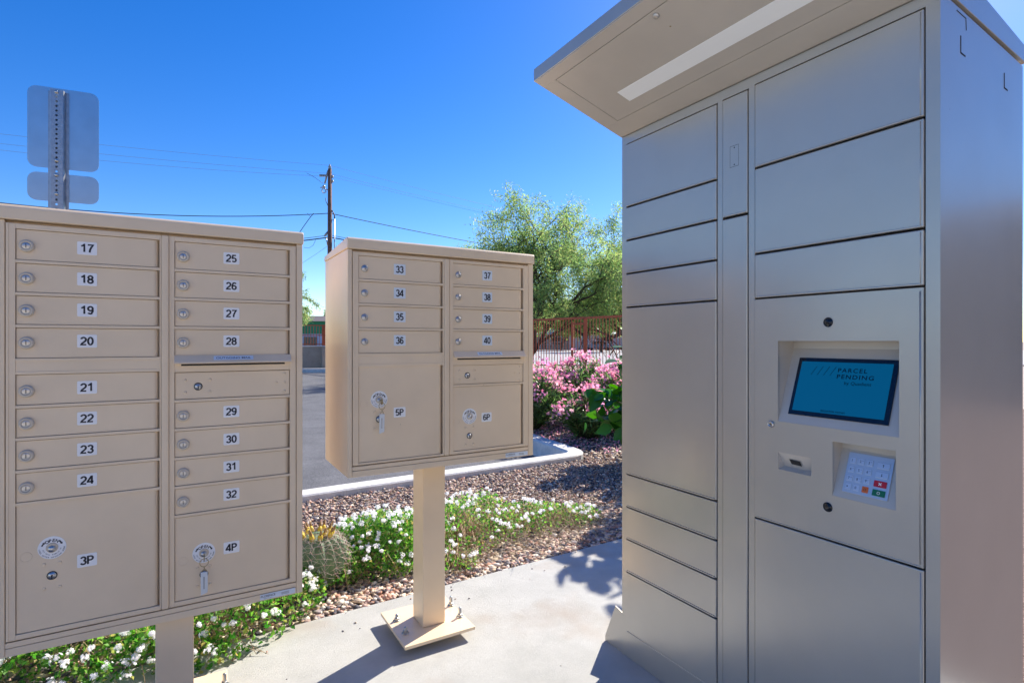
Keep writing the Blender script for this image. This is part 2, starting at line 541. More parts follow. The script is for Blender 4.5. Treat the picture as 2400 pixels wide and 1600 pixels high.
LEAF_V = [(0, 0, 0), (-.34, .42, .07), (.34, .42, .07), (0, 1, -.08), (0, .45, -.02)]
LEAF_F = [(0, 4, 1), (1, 4, 3), (0, 2, 4), (2, 3, 4)]
LONG_V = [(0, 0, 0), (-.09, .45, .02), (.09, .45, .02), (0, 1, -.08)]
LONG_F = [(0, 2, 1), (1, 2, 3)]
BROAD_V = [(0, 0, 0), (-.30, .12, .05), (.30, .12, .05), (-.40, .42, .08), (.40, .42, .08), (-.22, .75, .03), (.22, .75, .03), (0, 1.0, -.06), (0, .42, -.02), (0, .1, 0)]
BROAD_F = [(0, 9, 1), (0, 2, 9), (1, 9, 8), (1, 8, 3), (2, 8, 9), (2, 4, 8), (3, 8, 5), (4, 6, 8), (5, 8, 7), (6, 7, 8)]
ICO_V = []
_t = (1 + sqrt(5)) / 2
for _a, _b in ((1, _t), (-1, _t), (1, -_t), (-1, -_t)):
    ICO_V += [(0, _a, _b)]
for _a, _b in ((1, _t), (-1, _t), (1, -_t), (-1, -_t)):
    ICO_V += [(_a, _b, 0)]
for _a, _b in ((1, _t), (1, -_t), (-1, _t), (-1, -_t)):
    ICO_V += [(_b, 0, _a)]
ICO_V = np.array(ICO_V) / sqrt(1 + _t * _t)


def hull_faces(V):
    b = bmesh.new()
    for v in V: b.verts.new(v)
    b.verts.ensure_lookup_table(); b.verts.index_update()
    bmesh.ops.convex_hull(b, input=b.verts)
    bmesh.ops.triangulate(b, faces=b.faces)
    b.verts.ensure_lookup_table()
    used = sorted({v.index for f in b.faces for v in f.verts})
    mp = {k: i for i, k in enumerate(used)}
    fs = [[mp[v.index] for v in f.verts] for f in b.faces]
    vs = [tuple(b.verts[k].co) for k in used]
    b.free()
    return vs, fs


# ------------------------------------------------------------------ text
_tc = {}


def glyph(txt, bold=0.0, spacing=1.0):
    k = (txt, bold, spacing)
    if k in _tc: return _tc[k]
    cu = bpy.data.curves.new('lettering', 'FONT')
    cu.body = txt
    cu.size = 1.0
    cu.offset = bold
    cu.space_character = spacing
    cu.resolution_u = 3
    ob = bpy.data.objects.new('lettering', cu)
    col.objects.link(ob)
    dg = bpy.context.evaluated_depsgraph_get()
    me = bpy.data.meshes.new_from_object(ob.evaluated_get(dg))
    vs = [(v.co.x, v.co.y) for v in me.vertices]
    fs = [tuple(p.vertices) for p in me.polygons]
    bpy.data.objects.remove(ob); bpy.data.curves.remove(cu); bpy.data.meshes.remove(me)
    if vs:
        xs = [v[0] for v in vs]; ys = [v[1] for v in vs]
        bb = (min(xs), max(xs), min(ys), max(ys))
    else:
        bb = (0, 0.25, 0, 0.7)
    _tc[k] = (vs, fs, bb)
    return _tc[k]


def put_text(mb, txt, c, right, up, h=None, w=None, mi=1, bold=0.0, lift=0.0004, normal=None, spacing=1.0, baseline=False, halign='c', xs=1.0):
    """h = height of the capitals"""
    vs, fs, bb = glyph(txt, bold, spacing)
    c = Vector(c); right = Vector(right); up = Vector(up)
    n = Vector(normal) if normal is not None else right.cross(up)
    cap = glyph('H', bold)[2]
    s = h / (cap[3] - cap[2]) if h else w / (bb[1] - bb[0])
    sx = s * xs
    if h and w: sx = w / (bb[1] - bb[0])
    cx = (bb[0] + bb[1]) / 2 if halign == 'c' else bb[0]
    cy = cap[3] / 2
    if baseline: cy = 0
    mb.add([c + right * (x - cx) * sx + up * (y - cy) * s + n * lift for x, y in vs], fs, mi)


def _arc(cx, cy, rx, ry, a0, a1, n=14):
    return [(cx + rx * cos(radians(a0 + (a1 - a0) * k / n)), cy + ry * sin(radians(a0 + (a1 - a0) * k / n))) for k in range(n + 1)]


# plain bold grotesque figures drawn as centre lines in a 0.56 x 1.0 box
DIG = {
    '0': [_arc(.28, .5, .20, .42, 90, 450, 28)],
    '1': [[(.08, .74), (.22, .80), (.32, .92), (.34, .93), (.34, .07)]],
    '2': [_arc(.28, .69, .20, .23, 170, -20, 14) + [(.40, .48), (.14, .22), (.075, .085), (.50, .085)]],
    '3': [_arc(.275, .71, .185, .21, 165, -90, 16), _arc(.275, .29, .205, .215, 90, -165, 16)],
    '4': [[(.40, .04), (.40, .90), (.36, .90), (.045, .33), (.045, .28), (.54, .28)]],
    '5': [[(.48, .915), (.155, .915), (.095, .53)] + _arc(.275, .32, .205, .24, 130, -150, 16)],
    '6': [_arc(.29, .70, .19, .215, 25, 120, 7) + _arc(.28, .46, .205, .40, 130, 180, 6), _arc(.28, .315, .20, .235, 0, 360, 24)],
    '7': [[(.06, .915), (.50, .915), (.34, .62), (.25, .36), (.215, .04)]],
    '8': [_arc(.28, .71, .175, .20, 0, 360, 24), _arc(.28, .285, .205, .215, 0, 360, 24)],
    '9': [_arc(.28, .685, .20, .235, 0, 360, 24), _arc(.28, .54, .205, .40, 0, -50, 6) + _arc(.27, .30, .19, .215, -60, -155, 7)],
    'P': [[(.09, .03), (.09, .915), (.30, .915)] + _arc(.31, .70, .205, .215, 90, -90, 12) + [(.10, .485)]],
}
DW = {'P': .62}


def put_digits(mb, txt, c, right, up, h, xs=1.0, sw=.15, mi=1, lift=.0004):
    c = Vector(c); right = Vector(right); up = Vector(up); n = right.cross(up)
    wid = [DW.get(ch, .58) for ch in txt]
    x = -sum(wid) / 2
    for ch, w_ in zip(txt, wid):
        for pl in DIG[ch]:
            P = [Vector((x + a, b - .5)) for a, b in pl]
            closed = (P[0] - P[-1]).length < 1e-4
            L = []
            for i, p in enumerate(P):
                if closed:
                    a = P[i - 1] if i else P[-2]; b = P[i + 1] if i < len(P) - 1 else P[1]
                else:
                    a = P[max(i - 1, 0)]; b = P[min(i + 1, len(P) - 1)]
                d0 = (p - a).normalized() if (p - a).length > 1e-6 else (b - p).normalized()
                d1 = (b - p).normalized() if (b - p).length > 1e-6 else d0
                d = (d0 + d1)
                d = d.normalized() if d.length > 1e-4 else d1
                m_ = Vector((-d.y, d.x)); k = min(1.6, 1 / max(.5, m_.dot(Vector((-d1.y, d1.x)))))
                L.append((p + m_ * sw / 2 * k, p - m_ * sw / 2 * k))
            vs = []
            for a, b in L:
                for q in (a, b): vs.append(c + right * (q.x * h * xs) + up * (q.y * h) + n * lift)
            mb.add(vs, [(2 * i, 2 * i + 1, 2 * i + 3, 2 * i + 2) for i in range(len(L) - 1)], mi)
        x += w_


def arc_text(mb, txt, c, right, up, r, h, a_mid, span, top=True, mi=1, bold=0.0, lift=0.0004):
    c = Vector(c); right = Vector(right); up = Vector(up)
    n = len(txt)
    for i, ch in enumerate(txt):
        if ch == ' ': continue
        t = (i - (n - 1) / 2) / max(1, n - 1) * span
        a = a_mid - t if top else a_mid + t
        d = right * cos(a) + up * sin(a)
        tg = right * sin(a) - up * cos(a)
        if not top: u2 = -d; r2 = -tg
        else: u2 = d; r2 = tg
        put_text(mb, ch, c + d * r, r2, u2, h=h, mi=mi, bold=bold, lift=lift, normal=right.cross(up))


# ------------------------------------------------------------------ ground
def sheet(name, pts, z, mat, kind='structure'):
    mb = MB()
    mb.add([(x, y, z) for x, y in pts], [tuple(range(len(pts)))])
    return tag(mb.build(name, mat), kind=kind)


def edge_y(x): return 2.456 + 0.034 * (x)          # back edge of the slab
def kerb_y(x): return 4.335 + 0.038 * x            # near face of the kerb


sheet('ground', [(-900, -900), (1500, -900), (1500, 1500), (-900, 1500)], -0.22, 'earth')
sheet('parking_lot', [(-30, 4.4), (3.62, 4.4), (4.3, 16), (6.4, 25.9), (-30, 25.9)], -0.145, 'asphalt')
sheet('planting_bed', [(-14, 2.3), (2.2, 2.3), (2.2, -12), (14, -12), (14, 2.3), (12.5, 5), (8.9, 12), (6.3, 25.8), (4.3, 16), (3.62, 4.47), (3.5, 4.47), (-14, 3.83)], -0.028, 'soil')
c0, c1, c2, c3 = C2W(-30, 33), C2W(60, 31), C2W(110, 84), C2W(-60, 84)
sheet('street', [c0[:2], c1[:2], c2[:2], c3[:2]], -0.16, 'street')
mb = MB()
mb.prism([(-14, edge_y(-14)), (-14, -7), (2.35, -7), (2.35, 1.2), (3.0, edge_y(3.0))], 'z', -0.12, 0.0)
tag(mb.build('pavement', 'concrete'), kind='structure')
# kerb along the bed, turning away at the right
mb = MB()
x0, x1 = -14, 3.60
w = 0.18
prof = [(0, -0.13), (0, 0.030), (0.012, 0.042), (w - 0.02, 0.042), (w, 0.022), (w + 0.02, -0.16), (0.02, -0.16)]
segs = 30
pathp = []
for i in range(segs + 1):
    x = x0 + (x1 - 0.25 - x0) * i / segs
    pathp.append((x, kerb_y(x), 0.038))
yy = kerb_y(3.35)
cx_, cy_ = 3.35, yy + 0.30
path = [Vector((p[0], p[1], 0)) for p in pathp]
for k in range(1, 7):
    a = -pi / 2 + k * (pi / 2 - 0.05) / 6
    path.append(Vector((cx_ + 0.30 * cos(a), cy_ + 0.30 * sin(a), 0)))
path.append(Vector((3.78, 6.1, 0))); path.append(Vector((4.15, 10.5, 0))); path.append(Vector((4.6, 17, 0))); path.append(Vector((5.6, 25.6, 0)))
vs = []; fs = []
for i, p_ in enumerate(path):
    d = (path[min(i + 1, len(path) - 1)] - path[max(i - 1, 0)]).normalized()
    nrm = Vector((-d.y, d.x, 0))
    for a, z in prof: vs.append(p_ + nrm * a + Vector((0, 0, z)))
n = len(prof)
for i in range(len(path) - 1):
    for k in range(n):
        k2 = (k + 1) % n
        fs.append((i * n + k, i * n + k2, (i + 1) * n + k2, (i + 1) * n + k))
mb.add(vs, fs)
tag(mb.build('kerb', 'kerb', recalc=True), kind='structure')
# far kerb against the retaining wall
mb = MB()
mb.prism([(-14, 25.05), (3.6, 25.05), (5.0, 24.4), (5.55, 23.9), (5.7, 24.05), (5.1, 24.65), (3.6, 25.25), (-14, 25.25)], 'z', -0.15, 0.04)
tag(mb.build('kerb', 'kerb'), kind='structure')


# gravel: two carpets of real stones
def stones(regions, name):
    Vs = []; Fs = []; o = 0
    variants = []
    for k in range(8):
        v = ICO_V * (RNG.uniform(0.45, 1.2, (12, 1))) * np.array([1.15, 0.8, 0.55])
        variants.append(hull_faces(v))
    for (poly, n, s0, s1, z0, z1) in regions:
        P = np.array(poly)
        lo, hi = P.min(0), P.max(0)
        pts = []
        while sum(len(q) for q in pts) < n:
            q = RNG.uniform(lo, hi, (n * 2, 2))
            ins = np.zeros(len(q), bool)
            for i in range(len(P)):
                a, b = P[i], P[(i + 1) % len(P)]
                c = ((a[1] > q[:, 1]) != (b[1] > q[:, 1])) & (q[:, 0] < (b[0] - a[0]) * (q[:, 1] - a[1]) / (b[1] - a[1] + 1e-12) + a[0])
                ins ^= c
            pts.append(q[ins])
        q = np.concatenate(pts)[:n]
        var = RNG.integers(0, 8, n)
        for k in range(8):
            sel = q[var == k]
            m_ = len(sel)
            if not m_: continue
            ang = RNG.uniform(0, 2 * pi, m_)
            tilt = RNG.normal(0, 0.35, m_)
            ca, sa, ct, st = np.cos(ang), np.sin(ang), np.cos(tilt), np.sin(tilt)
            Z = np.zeros(m_)
            rot = np.stack([np.stack([ca, -sa * ct, sa * st], 1), np.stack([sa, ca * ct, -ca * st], 1), np.stack([Z, st, ct], 1)], 1)
            size = RNG.uniform(s0, s1, m_) * RNG.choice([0.7, 1.0, 1.0, 1.25], m_)
            pos = np.column_stack([sel, RNG.uniform(z0, z1, m_)])
            V, F = inst(variants[k][0], variants[k][1], pos, rot, size)
            Vs.append(V); Fs.append(F + o); o += len(V)
    return tag(np_mesh(name, np.concatenate(Vs), np.concatenate(Fs), 'stones'), 'pink and grey crushed gravel covering the planting bed', 'gravel', kind='stuff')


E_ = edge_y; K_ = kerb_y
stones([
    ([(-1.0, E_(-1) + .01), (3.6, E_(3.6) + .01), (3.6, 3.15), (-1.0, 3.0)], 17500, 0.011, 0.022, -0.022, -0.003),
    ([(-1.0, 3.0), (3.9, 3.1), (3.62, K_(3.6) - .005), (-1.0, K_(-1) - .01)], 27000, 0.009, 0.015, -0.020, 0.000),
    ([(3.6, E_(3.6) + .01), (6.5, E_(6.5)), (6.5, 4.6), (3.66, 4.6)], 5000, 0.016, 0.026, -0.03, -0.004),
    ([(3.68, 4.5), (7.2, 4.5), (8.4, 9.5), (4.15, 9.5), (3.82, 6.1)], 15000, 0.016, 0.026, -0.03, -0.002),
    ([(-.6, E_(-.6) - .22), (2.9, E_(2.9) - .22), (2.9, E_(2.9) - .01), (-.6, E_(-.6) - .01)], 45, 0.003, 0.008, 0.001, 0.004),
    ([(-.4, 1.3), (1.4, 1.3), (2.2, 2.2), (-.4, 2.2)], 18, 0.002, 0.004, 0.001, 0.002),
], 'gravel')

# ------------------------------------------------------------------ mailboxes
YF = 1.94      # plane of the front frames
RX, UZ, NF = (1, 0, 0), (0, 0, 1), (0, -1, 0)


def make_lock_mesh(style):
    mb = MB()
    if style == 'tan':
        mb.lathe((0, 0, 0), NF, [(0.0168, -0.001), (0.0168, 0.0045), (0.0140, 0.0092), (0.0100, 0.0088), (0.0096, 0.0060)], 28, 0)
        mb.lathe((0, -0.001, 0), NF, [(0.0096, 0.0), (0.0096, 0.0066), (0.0085, 0.0072), (0.0, 0.0072)], 24, 1)
        mb.box(-0.0008, 0.0008, -0.0088, -0.0080, -0.0055, 0.0055, mi=2)
    else:
        mb.lathe((0, 0, 0), NF, [(0.0125, -0.001), (0.0125, 0.003), (0.0112, 0.0055), (0.0085, 0.0058)], 28, 1)
        mb.lathe((0, -0.001, 0), NF, [(0.0083, 0.0), (0.0083, 0.0056), (0.0074, 0.0064), (0.0, 0.0064)], 24, 1)
        mb.box(-0.0009, 0.0009, -0.0080, -0.0071, -0.0052, 0.0052, mi=2)
    o = mb.build('lock', ['tan_lock', 'chrome', 'dark'])
    me = o.data
    bpy.data.objects.remove(o)
    return me


LOCKS = {k: make_lock_mesh(k) for k in ('tan', 'silver')}


def rivets(mb, pts, y, mi=0, r=0.0046):
    for (x, z) in pts:
        mb.lathe((x, y, z), NF, [(r, -0.0005), (r * 0.92, 0.0012), (r * 0.5, 0.0021), (0, 0.0023)], 14, mi)


def number_label(door, x, z, txt, pal):
    mb = MB()
    y = YF + 0.0028
    b = bmesh.new()
    # rounded plate
    w, h, r = (0.0225, 0.0183, 0.003) if pal == 'white' else (0.0222, 0.0196, 0.0012)
    prof = []
    for (sx, sz, a0) in ((1, 1, 0), (-1, 1, 90), (-1, -1, 180), (1, -1, 270)):
        for k in range(5):
            a = radians(a0 + 22.5 * k)
            prof.append((x + sx * (w - r) + r * cos(a), z + sz * (h - r) + r * sin(a)))
    b.free()
    mb.prism(prof, 'y', y, y - 0.0011, 0)
    put_digits(mb, txt, (x, y - 0.0011, z), RX, UZ, 0.0242 if pal == 'white' else 0.0262, 1.10 if pal == 'white' else 0.98, sw=.175)
    mb.build('number_label', [pal, 'ink'], door)


def door_slab(mb, x0, x1, z0, z1, g=0.0015):
    yb = YF + 0.0028
    prof = [(x0 + g, yb), (x1 - 0.0155, yb), (x1 - 0.0125, yb + 0.0006), (x1 - 0.0090, yb + 0.0026), (x1 - 0.0055, yb + 0.0056), (x1 - 0.0045, yb + 0.0090), (x1 - 0.0045, yb + 0.012), (x0 + g, yb + 0.012)]
    mb.prism(prof, 'z', z0 + g, z1 - g)


def comp_door(root, x0, x1, z0, z1, txt, lock='tan', lx=None, lz=None, pal='white', name='mail_door'):
    g = 0.0015
    mb = MB()
    yb = YF + 0.0028
    door_slab(mb, x0, x1, z0, z1)
    d = mb.build(name, 'tan', root)
    if txt:
        place_mesh(LOCKS[lock], 'lock', d, (lx, yb, lz))
        number_label(d, (x0 + (x1 - x0) * 0.47), lz + 0.005, txt, pal)
    return d


def open_sticker(door, x, z):
    y = YF + 0.0026
    mb = MB()
    n = 40
    ri, ro = 0.0135, 0.031
    vs = []; fs = []
    for rr, yy in ((ri, y), (ro, y), (ri, y - 0.0006), (ro, y - 0.0006)):
        for k in range(n):
            a = 2 * pi * k / n
            vs.append((x + rr * cos(a), yy, z + rr * sin(a)))
    for k in range(n):
        k2 = (k + 1) % n
        fs += [(2 * n + k, 2 * n + k2, 3 * n + k2, 3 * n + k), (n + k, n + k2, 3 * n + k2, 3 * n + k), (k, k2, 2 * n + k2, 2 * n + k)]
    mb.add(vs, fs, 0)
    c = (x, y - 0.0007, z)
    arc_text(mb, 'OPEN', c, RX, UZ, 0.0200, 0.0085, pi / 2, radians(66), True, 1, 0.02)
    arc_text(mb, 'KEY WILL REMAIN IN', c, RX, UZ, 0.0195, 0.0029, -pi / 2, radians(150), False, 1, 0.01)
    arc_text(mb, 'LOCK AFTER OPENING DOOR', c, RX, UZ, 0.0268, 0.0034, -pi / 2, radians(172), False, 1, 0.01)
    for sgn in (-1, 1):
        a = pi / 2 + sgn * radians(58)
        cc = Vector(c) + Vector((cos(a) * 0.0225, -0.0003, sin(a) * 0.0225))
        tg = Vector((sin(a), 0, -cos(a))) ; nn = Vector((cos(a), 0, sin(a)))
        P = [(-.0058, -.0017), (.0016, -.0017), (.0016, -.0036), (.0062, 0), (.0016, .0036), (.0016, .0017), (-.0058, .0017)]
        mb.add([cc + tg * p[0] + nn * p[1] for p in P], [tuple(range(7))], 1)
    mb.build('open_sticker', ['white', 'ink'], door)
    # parcel lock in the middle
    mb = MB()
    mb.lathe((x, y, z), NF, [(0.0133, -0.001), (0.0133, 0.0022), (0.0118, 0.0036), (0.0098, 0.0030)], 28, 0)
    mb.lathe((x, y, z - 0.003), NF, [(0.0085, 0.0), (0.0085, 0.0062), (0.0, 0.0066)], 22, 1)
    mb.build('lock', ['tan_lock', 'chrome'], door)


def master_lock(door, x, z):
    y = YF + 0.0028
    mb = MB()
    mb.lathe((x, y, z), NF, [(0.0118, -0.001), (0.0118, 0.0010), (0.0102, 0.0016), (0.0100, 0.0012)], 26, 1)
    mb.lathe((x, y, z), NF, [(0.0095, 0.0), (0.0095, 0.0022), (0.0, 0.0026)], 24, 0)
    mb.box(x - 0.0012, x + 0.0012, y - 0.0032, y - 0.0024, z - 0.0085, z + 0.001, mi=1)
    mb.lathe((x, y - 0.0024, z), NF, [(0.0022, 0.0), (0.0022, 0.0008)], 12, 1)
    mb.build('master_lock', ['chrome', 'dark'], door)


def ring_mark(mb, x, z, y, r=0.0125):
    pts = [(x + r * cos(a), y, z + r * sin(a)) for a in [2 * pi * k / 26 for k in range(26)]]
    mb.tube(pts, 0.00075, 5, closed=True)


def parcel_door(root, x0, x1, z0, z1, txt, ox, oz, mz, lx, lz, pal, dots=True):
    g = 0.0015
    mb = MB()
    yb = YF + 0.0028
    door_slab(mb, x0, x1, z0, z1)
    rivets(mb, [(ox - 0.017, oz - 0.044), (ox + 0.017, oz - 0.044), (ox - 0.017, mz - 0.034), (ox + 0.017, mz - 0.034)], yb)
    ring_mark(mb, ox - 0.055, oz - 0.016, yb)
    d = mb.build('parcel_door', 'tan', root)
    open_sticker(d, ox, oz)
    master_lock(d, ox, mz)
    number_label(d, lx, lz, txt, pal)
    return d


def mailbox(name, label, xL, xR, zb, cols, pcols, left_nums, right_top, right_low, zrow0, pitch, parcel, out_z, seams, ped, plate, lockstyle, pal, back=2.31):
    base = ((xL + xR) / 2, (ped[2] + ped[3]) / 2, 0)
    t = thing(name, label, 'mailbox', base, 'cluster mailboxes in a row on the pavement')
    ZT = 1.536
    # shell: sides, back, floor, top, dark inner wall
    mb = MB()
    mb.box(xL, xR, YF + 0.020, back, zb, ZT - 0.0005, bev=0.002)
    # outer front ring
    sl, sr = seams
    mb.box(xL, sl - 0.001, YF, YF + 0.0198, zb, ZT - 0.001, bev=0.002)
    mb.box(sr + 0.001, xR, YF, YF + 0.0198, zb, ZT - 0.001, bev=0.002)
    mb.box(sl - 0.0005, sr + 0.0005, YF + 0.0004, YF + 0.0198, zb, zb + 0.022, bev=0.0015)
    mb.box(sl - 0.0005, sr + 0.0005, YF + 0.0006, YF + 0.0198, zb + 0.0235, zb + 0.0375, bev=0.001)
    mb.build('cabinet', 'tan', t)
    # hood
    mb = MB()
    mb.prism([(YF - 0.007, ZT), (YF - 0.007, ZT + 0.033), (YF + 0.001, ZT + 0.041), (back + 0.006, ZT + 0.020), (back + 0.006, ZT)], 'x', xL - 0.003, xR + 0.003, bev=0.003)
    mb.build('hood', 'tan', t)
    # the two swing-out frames
    zf0, zf1 = zb + 0.0415, ZT - 0.009
    mid0, mid1 = pcols[0], pcols[1]
    for side in (0, 1):
        c0_, c1_ = cols[side]
        f0 = sl + 0.001 if side == 0 else mid1
        f1 = mid0 if side == 0 else sr - 0.001
        mb = MB()
        y0, y1 = YF - 0.0012, YF + 0.0085
        mb.box(f0, c0_, y0, y1, zf0, zf1, bev=0.0012)
        mb.box(c1_, f1, y0, y1, zf0, zf1, bev=0.0012)
        # inner raised steps
        mb.box(f0 + 0.001, f0 + (0.006 if side == 0 else 0.004), y0 - 0.0014, y0 + 0.001, zf0 + .002, zf1 - .002, bev=0.0006)
        mb.box(c0_ - 0.0002, c1_ + 0.0002, y0 + 0.0003, y1, zrow0, zf1 - 0.0003, bev=0.001)
        mb.box(c0_ - 0.0002, c1_ + 0.0002, y0 + 0.0003, y1, zf0, parcel[side][0], bev=0.001)
        rails = []
        k = 4
        zz = zrow0 - pitch * 4
        rw = 0.0042
        for i in (1, 2, 3):
            rails.append((zrow0 - pitch * i - rw, zrow0 - pitch * i + rw))
        if side == 0:
            for i in range(len(left_nums[1])):
                rails.append((out_z[1] - pitch * (i + 1) - rw, out_z[1] - pitch * (i + 1) + rw))
            mb.box(c0_ - .0002, c1_ + .0002, y0 + 0.0022, y1, out_z[1] + 0.006, zz - 0.006, bev=0.0005)
            rails.append((zz - 0.008, zz)); rails.append((out_z[1] - (0.0 if left_nums[1] else 0.002), out_z[1] + 0.008))
        else:
            rails.append((out_z[1] - 0.004, zz))
            for i in range(len(right_low) + 1):
                zq = out_z[2] - pitch * i
                rails.append((zq - rw, zq + rw))
        for a, b_ in rails:
            mb.box(c0_ - 0.0002, c1_ + 0.0002, y0 + 0.0005, y1, a, b_, bev=0.0009)
        mb.build('door_frame', 'tan', t)
    # rounded mullion
    mb = MB()
    mb.box(mid0 + 0.0006, mid1 - 0.0006, YF - 0.0035, YF + 0.008, zf0 - 0.001, zf1 + 0.001, bev=0.0045, seg=3)
    mb.build('mullion', 'tan', t)
    rw = 0.0042
    # numbered doors
    lxo = 0.0225
    for side, nums in ((0, left_nums[0]), (1, right_top)):
        c0_, c1_ = cols[side]
        for i, nm in enumerate(nums):
            za = zrow0 - pitch * i - (rw if i else 0.0); zc = zrow0 - pitch * (i + 1) + (rw if i < 3 else 0.0)
            comp_door(t, c0_, c1_, zc, za, nm, lockstyle, c0_ + lxo, zrow0 - pitch * i - 0.0455, pal)
    c0_, c1_ = cols[0]
    for i, nm in enumerate(left_nums[1]):
        za = out_z[1] - pitch * i - (rw if i else 0.0); zc = out_z[1] - pitch * (i + 1) + rw
        comp_door(t, c0_, c1_, zc, za, nm, lockstyle, c0_ + lxo, out_z[1] - pitch * i - 0.0455, pal)
    c0_, c1_ = cols[1]
    for i, nm in enumerate(right_low):
        za = out_z[2] - pitch * i - rw; zc = out_z[2] - pitch * (i + 1) + rw
        comp_door(t, c0_, c1_, zc, za, nm, lockstyle, c0_ + lxo, out_z[2] - pitch * i - 0.0455, pal)
    # outgoing mail flap
    zo = out_z[0]
    mb = MB()
    mb.prism([(YF - 0.0005, zo + 0.002), (YF - 0.0195, zo - 0.0180), (YF - 0.0210, zo - 0.0225), (YF - 0.0185, zo - 0.0240), (YF - 0.001, zo - 0.0215)], 'x', c0_ - 0.001, c1_ + 0.003, bev=0.0007)
    fl = mb.build('mail_flap', 'tan', t)
    dn = Vector((0, -0.019, -0.020)).normalized(); nn = Vector((0, -0.020, 0.019)).normalized()
    cc = Vector(((c0_ + c1_) / 2 - 0.004, YF - 0.0100, zo - 0.0080)) + nn * 0.0009
    mb = MB()
    hw, hh = 0.056, 0.0085
    mb.add([cc + Vector((-hw, 0, 0)) + dn * hh, cc + Vector((hw, 0, 0)) + dn * hh, cc + Vector((hw, 0, 0)) - dn * hh, cc + Vector((-hw, 0, 0)) - dn * hh], [(0, 1, 2, 3)], 0)
    put_text(mb, 'OUTGOING MAIL', cc, RX, -dn, h=0.0078, w=0.098, mi=1, bold=0.004, normal=nn)
    mb.build('flap_label', ['bluewhite', 'ink'], fl)
    # slot under the flap
    mb = MB()
    mb.box(c0_ + 0.017, c1_ - 0.016, YF - 0.0024, YF + 0.002, zo - 0.0305, zo - 0.0250, bev=0.0007)
    mb.build('mail_slot', 'dark', t)
    # outgoing mail door
    zt_, zb_ = out_z[3], out_z[2] + rw
    mb = MB()
    yb = YF + 0.0028
    mb.box(c0_ + .0015, c1_ - .0015, yb, YF + 0.010, zb_ + .0015, zt_ - .0015, bev=0.0008)
    h = zt_ - zb_
    rivets(mb, [(c0_ + .028, zb_ + h * .7), (c0_ + .028, zb_ + h * .25), (c0_ + .094, zb_ + h * .7), (c0_ + .094, zb_ + h * .25),
                (c1_ - .041, zb_ + h * .5), (c1_ - .016, zb_ + h * .85), (c1_ - .016, zb_ + h * .5), (c1_ - .016, zb_ + h * .15)], yb)
    od = mb.build('outgoing_mail_door', 'tan', t)
    master_lock(od, c0_ + 0.062, zb_ + h * 0.46)
    # parcel doors
    for side in (0, 1):
        c0_, c1_ = cols[side]
        z0_, z1_, nm, ox, oz, mz, lx, lz = parcel[side]
        parcel_door(t, c0_, c1_, z0_, z1_, nm, ox, oz, mz, lx, lz, 'white')
    # maker label on the bottom rail
    mb = MB()
    lx0, lx1 = sr - 0.110, sr - 0.003
    zc = zb + 0.0125
    mb.box(lx0, lx1, YF - 0.0004, YF + 0.001, zc - 0.0085, zc + 0.0085, mi=0)
    put_text(mb, 'FLORENCE', (lx0 + 0.024, YF - 0.0005, zc + 0.002), RX, UZ, h=0.0062, mi=1, bold=0.006)
    put_text(mb, 'manufacturing company', (lx0 + 0.024, YF - 0.0005, zc - 0.005), RX, UZ, h=0.0018, mi=1)
    for q in range(3):
        mb.box(lx0 + 0.064, lx0 + 0.088, YF - 0.0008, YF - 0.0003, zc + 0.0025 - q * .003, zc + 0.0032 - q * .003, mi=1)
    mb.build('maker_label', ['bluewhite', 'ink'], t)
    # pedestal, plate, anchors
    px0, px1, py0, py1 = ped
    mb = MB()
    mb.box(px0, px1, py0, py1, 0.046, zb - 0.0005, bev=0.004)
    mb.build('pedestal', 'tan', t)
    qx0, qx1, qy0, qy1 = plate
    mb = MB()
    mb.box(qx0, qx1, qy0, qy1, 0.033, 0.0455, bev=0.0015)
    mb.build('base_plate', 'tan', t)
    bx = [(qx0 + .035, qy0 + .095), (qx0 + .038, qy1 - .10), (qx1 - .020, qy0 + .105), (qx1 - .012, qy1 - .095)]
    for i, (x, y) in enumerate(bx):
        mb = MB()
        top = 0.085 if i > 1 else 0.072
        mb.lathe((x, y, 0), (0, 0, 1), [(0.0062, 0.001), (0.0062, top - 0.002), (0.0045, top)], 10)
        mb.lathe((x, y, 0.0458), (0, 0, 1), [(0.0150, 0.0), (0.0150, 0.0022)], 18)
        mb.lathe((x, y, 0.0482), (0, 0, 1), [(0.0105, 0.0), (0.0105, 0.0095), (0.0085, 0.0105)], 6, smooth=False)
        mb.lathe((x, y, 0.014), (0, 0, 1), [(0.0105, 0.0), (0.0105, 0.010)], 6, smooth=False)
        mb.build('anchor_bolt', 'galv', t)
    return t


